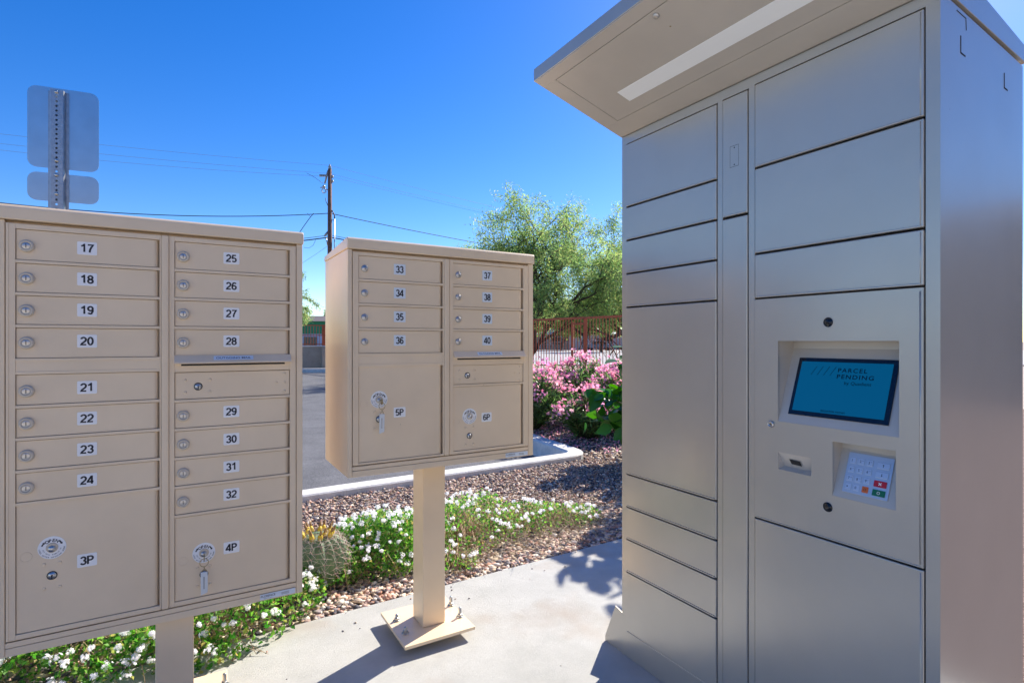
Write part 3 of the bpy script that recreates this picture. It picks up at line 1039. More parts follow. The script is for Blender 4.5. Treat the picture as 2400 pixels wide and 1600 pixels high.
mailbox('cluster_mailbox', 'tall tan cluster mailbox with doors numbered 17 to 32, on a short pedestal',
        -0.4495, 0.3260, 0.364, ((-0.405, -0.079), (-0.041, 0.286)), (-0.0755, -0.0545),
        (['17', '18', '19', '20'], ['21', '22', '23', '24']), ['25', '26', '27', '28'], ['29', '30', '31', '32'],
        1.513, 0.0875, ((0.419, 0.768, '3P', -0.3290, 0.640, 0.563, -0.2518, 0.5899), (0.419, 0.673, '4P', 0.0365, 0.5535, 0.487, 0.113, 0.556)),
        (1.165, 1.1195, 1.0275, 1.115), (-0.4257, 0.3057),
        (-0.0915, 0.0095, 1.973, 2.085), (-0.190, 0.112, 1.870, 2.180), 'tan', 'white')
mailbox('cluster_mailbox', 'shorter tan cluster mailbox with doors numbered 33 to 40, on a long pedestal',
        0.4764, 1.2515, 0.728, ((0.514, 0.8385), (0.8815, 1.203)), (0.8435, 0.8655),
        (['33', '34', '35', '36'], []), ['37', '38', '39', '40'], [],
        1.515, 0.0872, ((0.777, 1.1195, '5P', 0.5891, 0.9989, 0.928, 0.666, 0.948), (0.7805, 1.0315, '6P', 0.953, 0.9132, 0.8356, 1.0294, 0.9044)),
        (1.168, 1.1195, 1.0355, 1.116), (0.4928, 1.2268),
        (0.813, 0.911, 2.085, 2.200), (0.704, 1.003, 1.990, 2.300), 'silver', 'bluewhite')


def key_tag(x, z, label, swing=0.0):
    t = thing('key_with_tag', label, 'key', (x, YF - 0.02, z), 'keys left in the parcel locks')
    mb = MB()
    mb.box(x - 0.0011, x + 0.0011, YF - 0.030, YF - 0.004, z - 0.0045, z + 0.003, bev=0.0004)
    mb.lathe((x - 0.0012, YF - 0.026, z - 0.004), (1, 0, 0), [(0.0105, 0), (0.0105, 0.0024)], 20)
    mb.build('key', 'brass', t)
    mb = MB()
    c = Vector((x, YF - 0.027, z - 0.019)); r = 0.0115
    mb.tube([c + Vector((cos(a) * r, 0.002 * sin(a), sin(a) * r)) for a in [2 * pi * k / 24 for k in range(24)]], 0.0011, 6, closed=True)
    mb.tube([c + Vector((0, 0, -r)), c + Vector((0.0008, 0, -r - 0.009))], 0.0014, 6)
    c2 = c + Vector((0.0005, 0, -r - 0.0145)); r2 = 0.0058
    mb.tube([c2 + Vector((cos(a) * r2, 0, sin(a) * r2)) for a in [2 * pi * k / 16 for k in range(16)]], 0.0009, 6, closed=True)
    mb.build('key_ring', 'brass', t)
    mb = MB()
    zt = c2.z - r2 + 0.004
    w = 0.0095
    vs = []
    P = [(-w, zt), (w, zt - 0.001), (w + swing, zt - 0.064), (-w + swing + .001, zt - 0.071)]
    mb.prism([(x + a, b) for a, b in P], 'y', YF - 0.0285, YF - 0.0258, bev=0.0009)
    mb.box(x - 0.0022 + swing / 2, x + 0.0015 + swing / 2, YF - 0.0290, YF - 0.0284, zt - 0.052, zt - 0.015, mi=1)
    mb.build('tag', ['tagplastic', 'galv'], t)


key_tag(0.0365, 0.552, 'brass key with long clear tag hanging from the 4P parcel lock', 0.0)
key_tag(0.5905, 0.997, 'brass key with long clear tag hanging from the 5P parcel lock', -0.001)

# ------------------------------------------------------------------ parcel locker
XF = 1.440
Y0, Y1 = 0.558, 1.597
lk = thing('parcel_locker', 'tall grey metallic parcel locker with touchscreen, keypad and overhanging lit canopy', 'parcel locker', (1.68, 1.08, 0))
mb = MB()
mb.prism([(1.540, 0.090), (1.921, 0.090), (1.921, 1.946), (1.540, 1.982)], 'y', Y0 + 0.0035, Y1 - 0.0035)
for (a, b) in ((Y0 + 0.0003, Y0 + 0.0033), (Y1 - 0.0033, Y1 - 0.0003)):
    mb.prism([(XF + 0.0100, 0.090), (1.921, 0.090), (1.921, 1.946), (XF + 0.0100, 1.990)], 'y', a, b)
mb.box(XF + 0.010, 1.5398, Y0 + 0.0035, Y1 - 0.0035, 0.090, 0.093)
mb.prism([(XF + 0.010, 1.984), (1.5398, 1.976), (1.5398, 1.979), (XF + 0.010, 1.988)], 'y', Y0 + 0.0035, Y1 - 0.0035)
mb.build('body', 'grey', lk)


def holed_plate(mb, x, th, ya, yb, za, zb, holes, mi=0):
    ys = sorted({ya, yb, *[h[0] for h in holes], *[h[1] for h in holes]})
    zs = sorted({za, zb, *[h[2] for h in holes], *[h[3] for h in holes]})
    idx = {}
    vs = []; fs = []

    def v(i, j, k):
        if (i, j, k) not in idx:
            idx[(i, j, k)] = len(vs)
            vs.append((x + (th if k else 0), ys[i], zs[j]))
        return idx[(i, j, k)]

    def solid(i, j):
        if i < 0 or j < 0 or i >= len(ys) - 1 or j >= len(zs) - 1: return False
        cy, cz = (ys[i] + ys[i + 1]) / 2, (zs[j] + zs[j + 1]) / 2
        return not any(h[0] < cy < h[1] and h[2] < cz < h[3] for h in holes)
    for i in range(len(ys) - 1):
        for j in range(len(zs) - 1):
            if not solid(i, j): continue
            fs.append((v(i, j, 0), v(i, j + 1, 0), v(i + 1, j + 1, 0), v(i + 1, j, 0)))
            if not solid(i - 1, j): fs.append((v(i, j, 0), v(i, j, 1), v(i, j + 1, 1), v(i, j + 1, 0)))
            if not solid(i + 1, j): fs.append((v(i + 1, j, 0), v(i + 1, j + 1, 0), v(i + 1, j + 1, 1), v(i + 1, j, 1)))
            if not solid(i, j - 1): fs.append((v(i, j, 0), v(i + 1, j, 0), v(i + 1, j, 1), v(i, j, 1)))
            if not solid(i, j + 1): fs.append((v(i, j + 1, 0), v(i, j + 1, 1), v(i + 1, j + 1, 1), v(i + 1, j + 1, 0)))
    mb.add(vs, fs, mi)


mb = MB()
holed_plate(mb, XF, 0.0098, Y0, Y1, 0.090, 1.997, [(1.153, 1.5725, 0.096, 1.9650), (1.0415, 1.1345, 0.096, 1.9665), (0.586, 1.0215, 0.096, 1.9700)])
mb.build('front_frame', 'grey', lk)


def ldoor(y0, y1, z0, z1, name='locker_door', bead=None):
    mb = MB()
    g = 0.0012
    mb.box(XF - 0.0040, XF + 0.006, y0 + g, y1 - g, z0 + 0.0028, z1 - 0.0028, bev=0.0026, seg=3)
    if bead:  # folded lip at the hinge side
        mb.tube([(XF - 0.0018, y0 + g + 0.006, z0 + 0.008), (XF - 0.0018, y0 + g + 0.006, z1 - 0.008)], 0.0026, 10)
    # lower folded lip catching light
    mb.box(XF - 0.0068, XF + 0.0, y0 + 0.006, y1 - 0.006, z0 + 0.0028, z0 + 0.0078, bev=0.0016)
    return mb.build(name, 'grey', lk)


ya, yb_ = 1.1545, 1.571
zA = [1.9635, 1.7215, 1.594, 1.467, 1.339, 0.703, 0.578, 0.455, 0.330, 0.0975]
for a, b in zip(zA[:-1], zA[1:]):
    ldoor(ya, yb_, b, a)
dB = ldoor(1.043, 1.133, 1.593, 1.965)
ldoor(1.043, 1.133, 0.0975, 1.5915)
mb = MB()
for (a, b, c, d) in ((1.0735, 1.1045, 1.8085, 1.8095), (1.0735, 1.1045, 1.7445, 1.7455), (1.0735, 1.0743, 1.7455, 1.8085), (1.1037, 1.1045, 1.7455, 1.8085)):
    mb.box(XF - 0.0041, XF - 0.003, a, b, c, d)
for z in (1.803, 1.751):
    mb.lathe((XF - 0.0035, 1.089, z), (-1, 0, 0), [(0.0026, 0), (0.002, 0.0008)], 10)
mb.build('cover_outline', 'dark', dB)
zC = [1.9685, 1.7195, 1.4665, 1.3345]
for a, b in zip(zC[:-1], zC[1:]):
    ldoor(0.5875, 1.020, b, a, bead=True)
ldoor(0.5875, 1.020, 0.0975, 0.690, bead=True)
# control panel
KT = 0.33
cpx = XF - 0.0035
SCR = (0.6385, 0.9455, 0.9830, 1.2105)
KEY = (0.6455, 0.7930, 0.8095, 0.9500)
SLT = (0.8490, 0.9440, 0.8475, 0.8960)
mb = MB()
holed_plate(mb, cpx, 0.009, 0.5890, 1.0188, 0.6925, 1.3320, [SCR, KEY, SLT])
mb.box(cpx - 0.0017, cpx + 0.002, 0.595, 1.0125, 0.6925, 0.6965, bev=0.0010)
mb.tube([(cpx + 0.0016, 0.5955, 0.70), (cpx + 0.0016, 0.5955, 1.324)], 0.0026, 10)
cp = mb.build('control_panel', 'grey', lk)


def recess(y0, y1, z0, z1, name, k=KT, flip=False):
    mb = MB()
    x0 = cpx + 0.0005
    y0 -= 0.0007; y1 += 0.0007; z1 += 0.0007 if not flip else 0.0
    if not flip:
        xb = x0 + k * (z1 - z0)
        vs = [(x0, y0, z0), (x0, y1, z0), (xb, y1, z1 - 0.022), (xb, y0, z1 - 0.022), (xb, y0, z1), (xb, y1, z1), (x0, y1, z1), (x0, y0, z1)]
        fs = [(0, 1, 2, 3), (3, 2, 5, 4), (4, 5, 6, 7), (0, 3, 4, 7), (1, 6, 5, 2)]
    else:
        xb = x0 + 0.018
        vs = [(x0, y0, z0), (x0, y1, z0), (xb, y1 - .006, z0 + 0.009), (xb, y0 + .006, z0 + 0.009), (x0, y1, z1), (x0, y0, z1)]
        fs = [(0, 1, 2, 3), (3, 2, 4, 5), (0, 3, 5), (1, 4, 2)]
    mb.add(vs, fs)
    return mb.build(name, 'grey_in', cp, recalc=True)


recess(*SCR, 'screen_recess')
recess(*KEY, 'keypad_recess')
recess(*SLT, 'reader_recess', flip=True)


def tp(y, s, zb, lift=0.0, z1=None, span=None):
    """point on tilted plane: s = height above zb"""
    kk = KT * span / (span - 0.022)
    x = cpx + 0.0005 + kk * s
    n = Vector((-1, 0, kk)).normalized()
    return Vector((x, y, zb + s)) + n * lift


def tilted_box(mb, ya, yb, sa, sb, zb, span, l0, l1, mi=0, bev=0.0):
    vs = []
    for l in (l0, l1):
        for (y, s) in ((ya, sa), (yb, sa), (yb, sb), (ya, sb)):
            vs.append(tp(y, s, zb, l, span=span))
    fs = [(0, 1, 2, 3), (4, 7, 6, 5), (0, 4, 5, 1), (1, 5, 6, 2), (2, 6, 7, 3), (3, 7, 4, 0)]
    if bev: mb.bevelled(vs, fs, bev, mi)
    else: mb.add(vs, fs, mi)


spS = SCR[3] - SCR[2]
kkS = KT * spS / (spS - 0.022)
upS = Vector((kkS, 0, 1)).normalized(); nS = Vector((-1, 0, kkS)).normalized()
RL = Vector((0, -1, 0))
mb = MB()
tilted_box(mb, 0.664, 0.919, 0.023, 0.179, SCR[2], spS, 0.0006, 0.0040, 0, bev=0.0008)
mb.build('screen_bezel', 'bezel', cp)
mb = MB()
tilted_box(mb, 0.6755, 0.9090, 0.0345, 0.1685, SCR[2], spS, 0.0036, 0.0043, 0)
Lf = 0.0046


def scr(y, s): return tp(y, s, SCR[2], Lf, span=spS)


put_text(mb, 'PARCEL', scr(0.7690, 0.1480), RL, upS, h=0.0115, w=0.073, mi=1, bold=0.014, normal=nS, spacing=1.25)
put_text(mb, 'PENDING', scr(0.7600, 0.1315), RL, upS, h=0.0115, w=0.091, mi=1, bold=0.014, normal=nS, spacing=1.2)
put_text(mb, 'by Quadient', scr(0.7505, 0.1155), RL, upS, h=0.0085, w=0.066, mi=1, bold=0.004, normal=nS)
put_text(mb, 'REGISTER NOW!', scr(0.7990, 0.0400), RL, upS, h=0.0052, w=0.062, mi=1, bold=0.008, normal=nS)
for q in range(4):
    y = 0.8770 - q * 0.0172
    a, b = scr(y, 0.1330), scr(y - 0.0125, 0.1565)
    d = RL * 0.0014
    mb.add([a, a + d, b + d, b], [(0, 1, 2, 3)], 1)
mb.build('screen', ['screen', 'screen_ink'], cp)
# keypad
spK = KEY[3] - KEY[2]
kkK = KT * spK / (spK - 0.022)
upK = Vector((kkK, 0, 1)).normalized(); nK = Vector((-1, 0, kkK)).normalized()
mb = MB()
tilted_box(mb, 0.6655, 0.7715, 0.0150, 0.1120, KEY[2], spK, 0.0006, 0.0032, 0, bev=0.0006)
kp = mb.build('keypad', 'keypad', cp)
kw, kh = 0.106, 0.097
rows = [0.20, 0.42, 0.64, 0.85]
colsU = [0.125, 0.315, 0.505]
lab = [['1', '2', '3'], ['4', '5', '6'], ['7', '8', '9'], ['•', '0', 'sq']]


def kpos(u, v): return (0.7715 - u * kw, 0.0150 + (1 - v) * kh)


def keycap(u, v, wu, mat, txt, tcol='ink'):
    y, s = kpos(u, v)
    hw = wu * kw / 2; hh = 0.0072
    mb = MB()
    tilted_box(mb, y - hw, y + hw, s - hh, s + hh, KEY[2], spK, 0.0030, 0.0052, 0, bev=0.0007)
    c = tp(y, s, KEY[2], 0.0053, span=spK)
    if txt == 'sq':
        for a, b, cc, dd in ((-.0028, .0028, .0018, .0028), (-.0028, .0028, -.0028, -.0018), (-.0028, -.0018, -.0018, .0018), (.0018, .0028, -.0018, .0018)):
            mb.add([c + RL * a + upK * cc, c + RL * b + upK * cc, c + RL * b + upK * dd, c + RL * a + upK * dd], [(0, 1, 2, 3)], 1)
    elif txt in ('up', 'down'):
        sg = 1 if txt == 'up' else -1
        P = [(-.0006, -.0036), (.0006, -.0036), (.0006, .0012), (.0022, .0012), (0, .0038), (-.0022, .0012), (-.0006, .0012)]
        mb.add([c + RL * a + upK * (b * sg) for a, b in P], [tuple(range(7))], 1)
    elif txt == 'x':
        for sg in (1, -1):
            a = (RL * 0.0032 + upK * 0.0032 * sg); b = (RL * 0.0007 - upK * 0.0007 * sg)
            mb.add([c - a - b, c + a - b, c + a + b, c - a + b], [(0, 1, 2, 3)], 1)
    elif txt == 'o':
        n = 20
        vs = [c + (RL * cos(2 * pi * k / n) + upK * sin(2 * pi * k / n)) * r for r in (0.0026, 0.0036) for k in range(n)]
        mb.add(vs, [(k, (k + 1) % n, n + (k + 1) % n, n + k) for k in range(n)], 1)
    else:
        put_text(mb, txt, c + RL * (-0.0018), RL, upK, h=0.0062 if txt != '•' else 0.009, mi=1, bold=0.0, normal=nK, lift=0.0)
        if txt in '23456789':
            put_text(mb, {'2': 'ABC', '3': 'DEF', '4': 'GHI', '5': 'JKL', '6': 'MNO', '7': 'PQRS', '8': 'TUV', '9': 'WXYZ'}[txt], c + RL * 0.0035 + upK * 0.0022, RL, upK, h=0.0016, mi=1, normal=nK, lift=0.0)
    mb.build('key_button', [mat, tcol], kp)


for r, v in enumerate(rows):
    for c_, u in enumerate(colsU):
        t_ = lab[r][c_]
        keycap(u, v, 0.135, 'orange' if t_ == 'sq' else 'key', t_, 'ink')
for v, mt, tx, tcx in ((0.215, 'key', 'up', 'ink'), (0.435, 'key', 'down', 'ink'), (0.65, 'red', 'x', 'white'), (0.865, 'green', 'o', 'white')):
    keycap(0.80, v, 0.27, mt, tx, tcx)
# reader slot
mb = MB()
vs = [(cpx + 0.0075, 0.884, 0.8800), (cpx + 0.0075, 0.9155, 0.8815), (cpx + 0.0135, 0.9115, 0.8675), (cpx + 0.0135, 0.8815, 0.8665)]
n_ = Vector((-0.9, 0, -0.42)).normalized()
vs = [Vector(v) + n_ * 0.0022 for v in vs]
mb.add(vs, [(0, 1, 2, 3)], 0)
cc = sum((Vector(v) for v in vs), Vector()) / 4
vs2 = [cc + (Vector(v) - cc) * 0.45 + n_ * 0.0004 + Vector((0, -0.001, 0.001)) for v in vs]
mb.add(vs2, [(0, 1, 2, 3)], 1)
mb.build('reader_slot', ['dark', 'galv'], cp)
for (y, z) in ((0.8038, 1.2593), (0.8049, 0.7762)):
    mb = MB()
    mb.lathe((cpx, y, z), (-1, 0, 0), [(0.0148, -0.001), (0.0148, 0.0008), (0.0132, 0.0012), (0.0128, 0.0004)], 30, 1)
    mb.lathe((cpx, y, z), (-1, 0, 0), [(0.0126, -0.001), (0.0126, 0.0006), (0.0, 0.0010)], 30, 0)
    mb.lathe((cpx, y - 0.003, z), (-1, 0, 0), [(0.0045, 0.0008), (0.0038, 0.0016), (0.0, 0.0018)], 18, 2)
    mb.build('camera_lens', ['glass', 'grey_in', 'bezel'], cp)
mb = MB()
mb.lathe((cpx, 0.9665, 0.9721), (-1, 0, 0), [(0.0105, 0), (0.0105, 0.003), (0.0088, 0.0065), (0.0060, 0.0070), (0.0058, 0.0055), (0.0, 0.0055)], 24, 0)
mb.box(cpx - 0.0063, cpx - 0.0052, 0.9632, 0.9698, 0.9713, 0.9729, mi=1)
mb.build('lock', ['chrome', 'dark'], cp)


# canopy
def sf(x, off=0.0): return 1.998 + 0.2975 * (XF - x) - off


mb = MB()
mb.prism([(1.4365, sf(1.4365)), (1.0350, sf(1.0350)), (1.0350, 2.1605), (1.9300, 1.9990), (1.9300, 1.9540), (1.448, 1.9975)], 'y', Y0 - 0.004, Y1 + 0.004, bev=0.0012)
cn = mb.build('canopy', 'grey', lk)
mb = MB()


def soffit_plate(mb, xa, xb, ya, yb, th=0.0025, mi=0, l0=0.0002):
    vs = []
    for l in (l0, l0 + th):
        for (x, y) in ((xa, ya), (xb, ya), (xb, yb), (xa, yb)):
            vs.append((x, y, sf(x, l)))
    mb.bevelled(vs, [(0, 1, 2, 3), (4, 7, 6, 5), (0, 4, 5, 1), (1, 5, 6, 2), (2, 6, 7, 3), (3, 7, 4, 0)], 0.0006, mi)


px_a, px_b, py_a, py_b = 1.078, 1.356, 0.628, 1.527
gq = 0.0013
soffit_plate(mb, 1.0375, px_a - gq, Y0, Y1)
soffit_plate(mb, px_b + gq, 1.434, Y0, Y1)
soffit_plate(mb, px_a - gq + .0002, px_b + gq - .0002, Y0, py_a - gq)
soffit_plate(mb, px_a - gq + .0002, px_b + gq - .0002, py_b + gq, Y1)
mb.build('soffit_border', 'grey_in', cn)
mb = MB()
soffit_plate(mb, px_a + gq, px_b - gq, py_a + gq, py_b - gq)
mb.build('soffit_hatch', 'grey_in', cn)
mb = MB()
soffit_plate(mb, 1.246, 1.302, 0.690, 1.406, th=0.0012, l0=0.0028)
mb.build('light_diffuser', 'diffuser', cn)
mb = MB()
sn = Vector((-0.2975, 0, -1)).normalized()
for (x, y, r) in ((1.095, 1.078, 0.0095), (1.095, 0.700, 0.0095)):
    mb.lathe((x, y, sf(x, 0.0025)), sn, [(r, 0), (r, 0.002), (r * .8, 0.006), (r * .5, 0.0065), (0, 0.0062)], 22)
mb.build('hatch_latch', 'chrome', cn)
mb = MB()
mb.lathe((1.147, 1.076, sf(1.147, 0.0026)), sn, [(0.0028, 0), (0.0022, 0.0006)], 12)
mb.build('screw', 'brass', cn)
# side slots
mb = MB()
ys = Y0 - 0.0004


def slit(pts, r=0.0012):
    for a, b in zip(pts[:-1], pts[1:]):
        a = Vector(a); b = Vector(b); d = (b - a).normalized(); n = Vector((-d.y, d.x))
        P = [a - n * r - d * r, b - n * r + d * r, b + n * r + d * r, a + n * r - d * r]
        mb.prism([(p.x, p.y) for p in P], 'y', ys, ys + 0.0008)


slit([(1.5235, 1.9724), (1.571, 1.968), (1.5733, 1.9415)], 0.0009)
slit([(1.5436, 1.918), (1.5436, 1.8803), (1.5664, 1.8784)], 0.0017)
slit([(1.7969, 1.895), (1.7969, 1.8589), (1.8161, 1.8569)], 0.0017)
mb.build('side_slot', 'dark', lk)
# plinth with the end wing
mb = MB()
mb.box(XF + 0.004, 1.915, Y0 + 0.004, 1.600, 0.0, 0.0885, bev=0.001)
mb.build('plinth', 'grey', lk)
mb = MB()
mb.prism([(1.592, 0.001), (1.704, 0.001), (1.704, 0.022), (1.643, 0.166), (1.6115, 0.158), (1.592, 0.152)], 'x', XF + 0.006, XF + 0.0095, bev=0.0007)
mb.build('anchor_bracket', 'grey', lk)

# ------------------------------------------------------------------ street sign seen from behind
sa, sb = Vector((-0.756, 3.851, 0)), Vector((-0.442, 3.812, 0))
sc_ = (sa + sb) / 2
su = (sb - sa).normalized(); sn_ = Vector((su.y, -su.x, 0))
if sn_.dot(-sc_) < 0: sn_ = -sn_
sg = thing('road_sign', 'back of a road sign with two aluminium plates on a perforated steel post', 'road sign', (sc_.x, sc_.y, 0))


def splate(z0, z1, name, rad=0.042):
    hw = (sb - sa).length / 2
    prof = []
    h = (z1 - z0) / 2; zc = (z0 + z1) / 2
    for (sx, sz, a0) in ((1, 1, 0), (-1, 1, 90), (-1, -1, 180), (1, -1, 270)):
        for k in range(7):
            a = radians(a0 + 15 * k)
            prof.append((sx * (hw - rad) + rad * cos(a), zc + sz * (h - rad) + rad * sin(a)))
    mb = MB()
    n = len(prof)
    vs = [sc_ + su * p[0] + Vector((0, 0, p[1])) + sn_ * o for o in (0, -0.002) for p in prof]
    fs = [tuple(range(n)), tuple(range(n, 2 * n))[::-1]] + [(i, (i + 1) % n, n + (i + 1) % n, n + i) for i in range(n)]
    mb.add(vs, fs)
    return mb.build(name, 'alu', sg, recalc=True)


splate(2.155, 2.595, 'sign_plate')
splate(1.975, 2.128, 'lower_sign_plate')
# post: hat channel with real holes
mb = MB()
po = -0.022
hw = 0.0265
pz0, pz1 = -0.1, 2.575
dz = 0.0254
nh = int((pz1 - pz0) / dz)
dep = 0.034


def pp(u, z, o): return sc_ + su * (u + po) + sn_ * o + Vector((0, 0, z))


zr = pz1
web = []
for i in range(nh):
    z1_ = pz1 - i * dz; z0_ = z1_ - dz
    zc = (z0_ + z1_) / 2; hr = 0.0056
    if z0_ < 1.7: continue
    n = 8
    ring = [(hr * cos(2 * pi * k / n + pi / 8), zc + hr * sin(2 * pi * k / n + pi / 8)) for k in range(n)]
    outer = [(hw, zc + dz / 4), (hw * .5, z1_), (-hw * .5, z1_), (-hw, zc + dz / 4), (-hw, zc - dz / 4), (-hw * .5, z0_), (hw * .5, z0_), (hw, zc - dz / 4)]
    outer[0] = (hw, z1_); outer[3] = (-hw, z1_); outer[4] = (-hw, z0_); outer[7] = (hw, z0_)
    vs = [pp(a, b, dep) for a, b in ring] + [pp(a, b, dep) for a, b in outer]
    fs = [(k, (k + 1) % n, n + (k + 1) % n, n + k) for k in range(n)]
    mb.add(vs, fs)
    zr = z0_
mb.add([pp(-hw, zr, dep), pp(hw, zr, dep), pp(hw, pz0, dep), pp(-hw, pz0, dep)], [(0, 1, 2, 3)])
# side walls and flanges as thin plates
for sg_ in (-1, 1):
    U = [(sg_ * hw, dep), (sg_ * (hw + 0.003), dep - 0.0015), (sg_ * (hw + 0.007), 0.004), (sg_ * (hw + 0.019), 0.0035), (sg_ * (hw + 0.019), 0.0012), (sg_ * (hw + 0.003), 0.0012), (sg_ * (hw - 0.003), dep - 0.003)]
    n = len(U)
    vs = [pp(u, z, o) for z in (pz0, pz1) for u, o in U]
    fs = [tuple(range(n)), tuple(range(n, 2 * n))[::-1]] + [(i, (i + 1) % n, n + (i + 1) % n, n + i) for i in range(n)]
    mb.add(vs, fs)
mb.build('post', 'galv', sg, recalc=True)
for z in (2.562, 2.190, 2.112, 2.010):
    mb = MB()
    c = pp(0, z, dep)
    mb.lathe(c, sn_, [(0.0095, 0.0), (0.0095, 0.0018), (0.0070, 0.0022), (0.0070, 0.0075), (0.0045, 0.0085)], 14)
    mb.build('bolt', 'chrome', sg)

# ------------------------------------------------------------------ utility pole and lines
PD = 29.0
pb = C2W((773 - 1200) / FPX * PD, PD, 0)
tpz = CH + (800 - 397) / FPX * PD
up = thing('utility_pole', 'weathered brown wooden utility pole with insulators and switch arm against the sky', 'utility pole', (pb.x, pb.y, -0.2))
mb = MB()
mb.lathe((pb.x, pb.y, 0), (0, 0, 1), [(0.15, -0.2), (0.125, 5), (0.10, tpz)], 16)
mb.build('pole', 'wood', up)


def PP(px, py, d=PD): return PX(px, py, d)


mb = MB()
c = PP(773, 397)
mb.lathe(c, (0, 0, 1), [(0.05, 0), (0.10, 0.03), (0.05, 0.07), (0.11, 0.12), (0.05, 0.16), (0.03, 0.27), (0.0, 0.28)], 12)
mb.build('insulator', 'porcelain', up)
mb = MB()
mb.tube([PP(749, 410), PP(770, 411)], 0.035, 8)
mb.tube([PP(769, 400), PP(766, 412), PP(761, 431)], [0.045, 0.05, 0.04], 8)
for q in (751, 756, 761):
    mb.lathe(PP(q, 412), (0, 0, 1), [(0.07, -0.04), (0.05, 0.0), (0.07, 0.04)], 10)
mb.build('switch_arm', 'porcelain', up)
mb = MB()
mb.tube([PP(751, 440), PP(759, 438), PP(763, 444), PP(764, 450), PP(758, 453), PP(754, 447), PP(757, 441), PP(763, 444), PP(771, 445)], 0.03, 7)
mb.lathe(PP(759, 437), (0, 0, 1), [(0.07, -0.06), (0.08, 0.0), (0.05, 0.06)], 10)
mb.build('cutout_switch', 'galv', up)
mb = MB()
for q in (414, 425): mb.lathe(PP(779, q), (0, 0, 1), [(0.05, -0.07), (0.07, 0), (0.05, 0.07)], 10)
mb.tube([PP(773, 414), PP(780, 414)], 0.02, 6)
mb.tube([PP(773, 425), PP(780, 425)], 0.02, 6)
mb.build('insulator', 'porcelain', up)
mb = MB()
mb.tube([PP(784, 513), PP(784, 600), PP(784, 790)], 0.028, 8)
mb.tube([PP(773, 516), PP(785, 516)], 0.02, 6)
mb.tube([PP(773, 588), PP(785, 588)], 0.02, 6)
mb.build('conduit', 'galv', up)
mb = MB()
mb.tube([PP(784, 513), PP(784, 505), PP(780, 496), PP(778, 493)], 0.03, 6)
mb.tube([PP(763, 464), PP(764, 472), PP(769, 483)], 0.018, 6)
mb.tube([PP(758, 431), PP(738, 416), PP(719, 406)], 0.010, 5)
mb.build('jumper_cable', 'cable', up)
mb = MB()
mb.tube([PP(769, 543), PP(763, 550), PP(760, 554)], [0.05, 0.06, 0.04], 8)
mb.tube([PP(764, 556), PP(766, 566), PP(768, 575)], 0.03, 7)
mb.build('bracket', 'galv', up)
LP = C2W(-29.0, 22.0, 0); RP = C2W(12.6, 50.0, 0)


def line(px, py, rad, mat, sagl, sagr, label, dz=0.0, right=True, name='power_line'):
    p0 = PX(px, py, PD)
    mb = MB()
    pts = []
    for i in range(25):
        t = 1 - i / 24
        q = p0.lerp(Vector((LP.x, LP.y, p0.z + dz)), t); q.z -= 4 * sagl * t * (1 - t)
        pts.append(q)
    if right:
        for i in range(1, 25):
            t = i / 24
            q = p0.lerp(Vector((RP.x, RP.y, p0.z + dz)), t); q.z -= 4 * sagr * t * (1 - t)
            pts.append(q)
    mb.tube(pts, rad, 5)
    o = mb.build(name, mat)
    return tag(o, label, 'power line', 'overhead lines strung from the utility pole')


line(773, 388, 0.0065, 'wire', 0.15, 0.25, 'thin topmost power line meeting the utility pole at its tip')
line(773, 407, 0.0065, 'wire', 0.15, 0.25, 'thin power line just below the topmost one, passing the switch arm')
line(776, 414, 0.0065, 'wire', 0.30, 0.25, 'third thin power line from the top, right under the second')
line(773, 500, 0.021, 'cable', 0.75, 0.35, 'thick black cable crossing the pole halfway down', name='cable')
line(773, 551, 0.014, 'cable', 1.1, 0.35, 'thinner upper one of the two low cables beside the pole bracket', name='cable')
line(773, 556, 0.030, 'cable', 1.1, 0.35, 'thick lowest cable on the pole bracket, above the shorter mailbox', name='cable')
mb = MB()
mb.tube([PP(735, 500), PP(725, 512), PP(712, 530), PP(700, 548)], 0.018, 5)
mb.tube([PP(720, 500), PP(728, 508)], 0.010, 5)
tag(mb.build('drop_cable', 'cable'), 'short black drop cable hanging off the thick cable left of the pole', 'cable')
mb = MB()
mb.tube([PP(741, 559), PP(734, 575), PP(725, 581), PP(712, 580)], 0.009, 5)
tag(mb.build('drop_cable', 'cable'), 'thin curled loose cable hanging under the lowest cable left of the pole', 'cable')
mb = MB()
mb.tube([PP(767, 577), PP(740, 596), PP(690, 628), PP(600, 690)], 0.008, 5)
tag(mb.build('guy_wire', 'wire'), 'thin straight guy wire slanting down left from the pole', 'wire')


# ------------------------------------------------------------------ trees
def branch(mb, tips, rnd, p, d, L, r, depth, maxd, spread, droop, wob=0.25):
    n = 4
    pts = [p.copy()]; rad = [r]
    q = p.copy(); dd = d.copy()
    for i in range(n):
        dd = (dd + Vector((rnd.gauss(0, wob), rnd.gauss(0, wob), rnd.gauss(0, wob * .7) - droop * depth * 0.05)) * 0.5).normalized()
        q = q + dd * (L / n)
        pts.append(q.copy()); rad.append(r * (1 - 0.45 * (i + 1) / n))
        if depth >= maxd - 2: tips.append((q.copy(), dd.copy()))
    mb.tube(pts, rad, 7 if depth < 2 else (5 if depth < 3 else 3))
    if depth >= maxd: return
    k = rnd.choice((2, 3, 3)) if depth else rnd.choice((4, 5))
    for i in range(k):
        a = rnd.uniform(0, 2 * pi)
        s = spread * rnd.uniform(0.6, 1.2)
        o = dd.orthogonal().normalized()
        o.rotate(Matrix.Rotation(a, 3, dd))
        nd = (dd * cos(s) + o * sin(s)).normalized()
        start = pts[rnd.choice((2, 3, 4))] if i else pts[-1]
        branch(mb, tips, rnd, start.copy(), nd, L * rnd.uniform(0.62, 0.85), r * 0.55, depth + 1, maxd, spread, droop, wob)


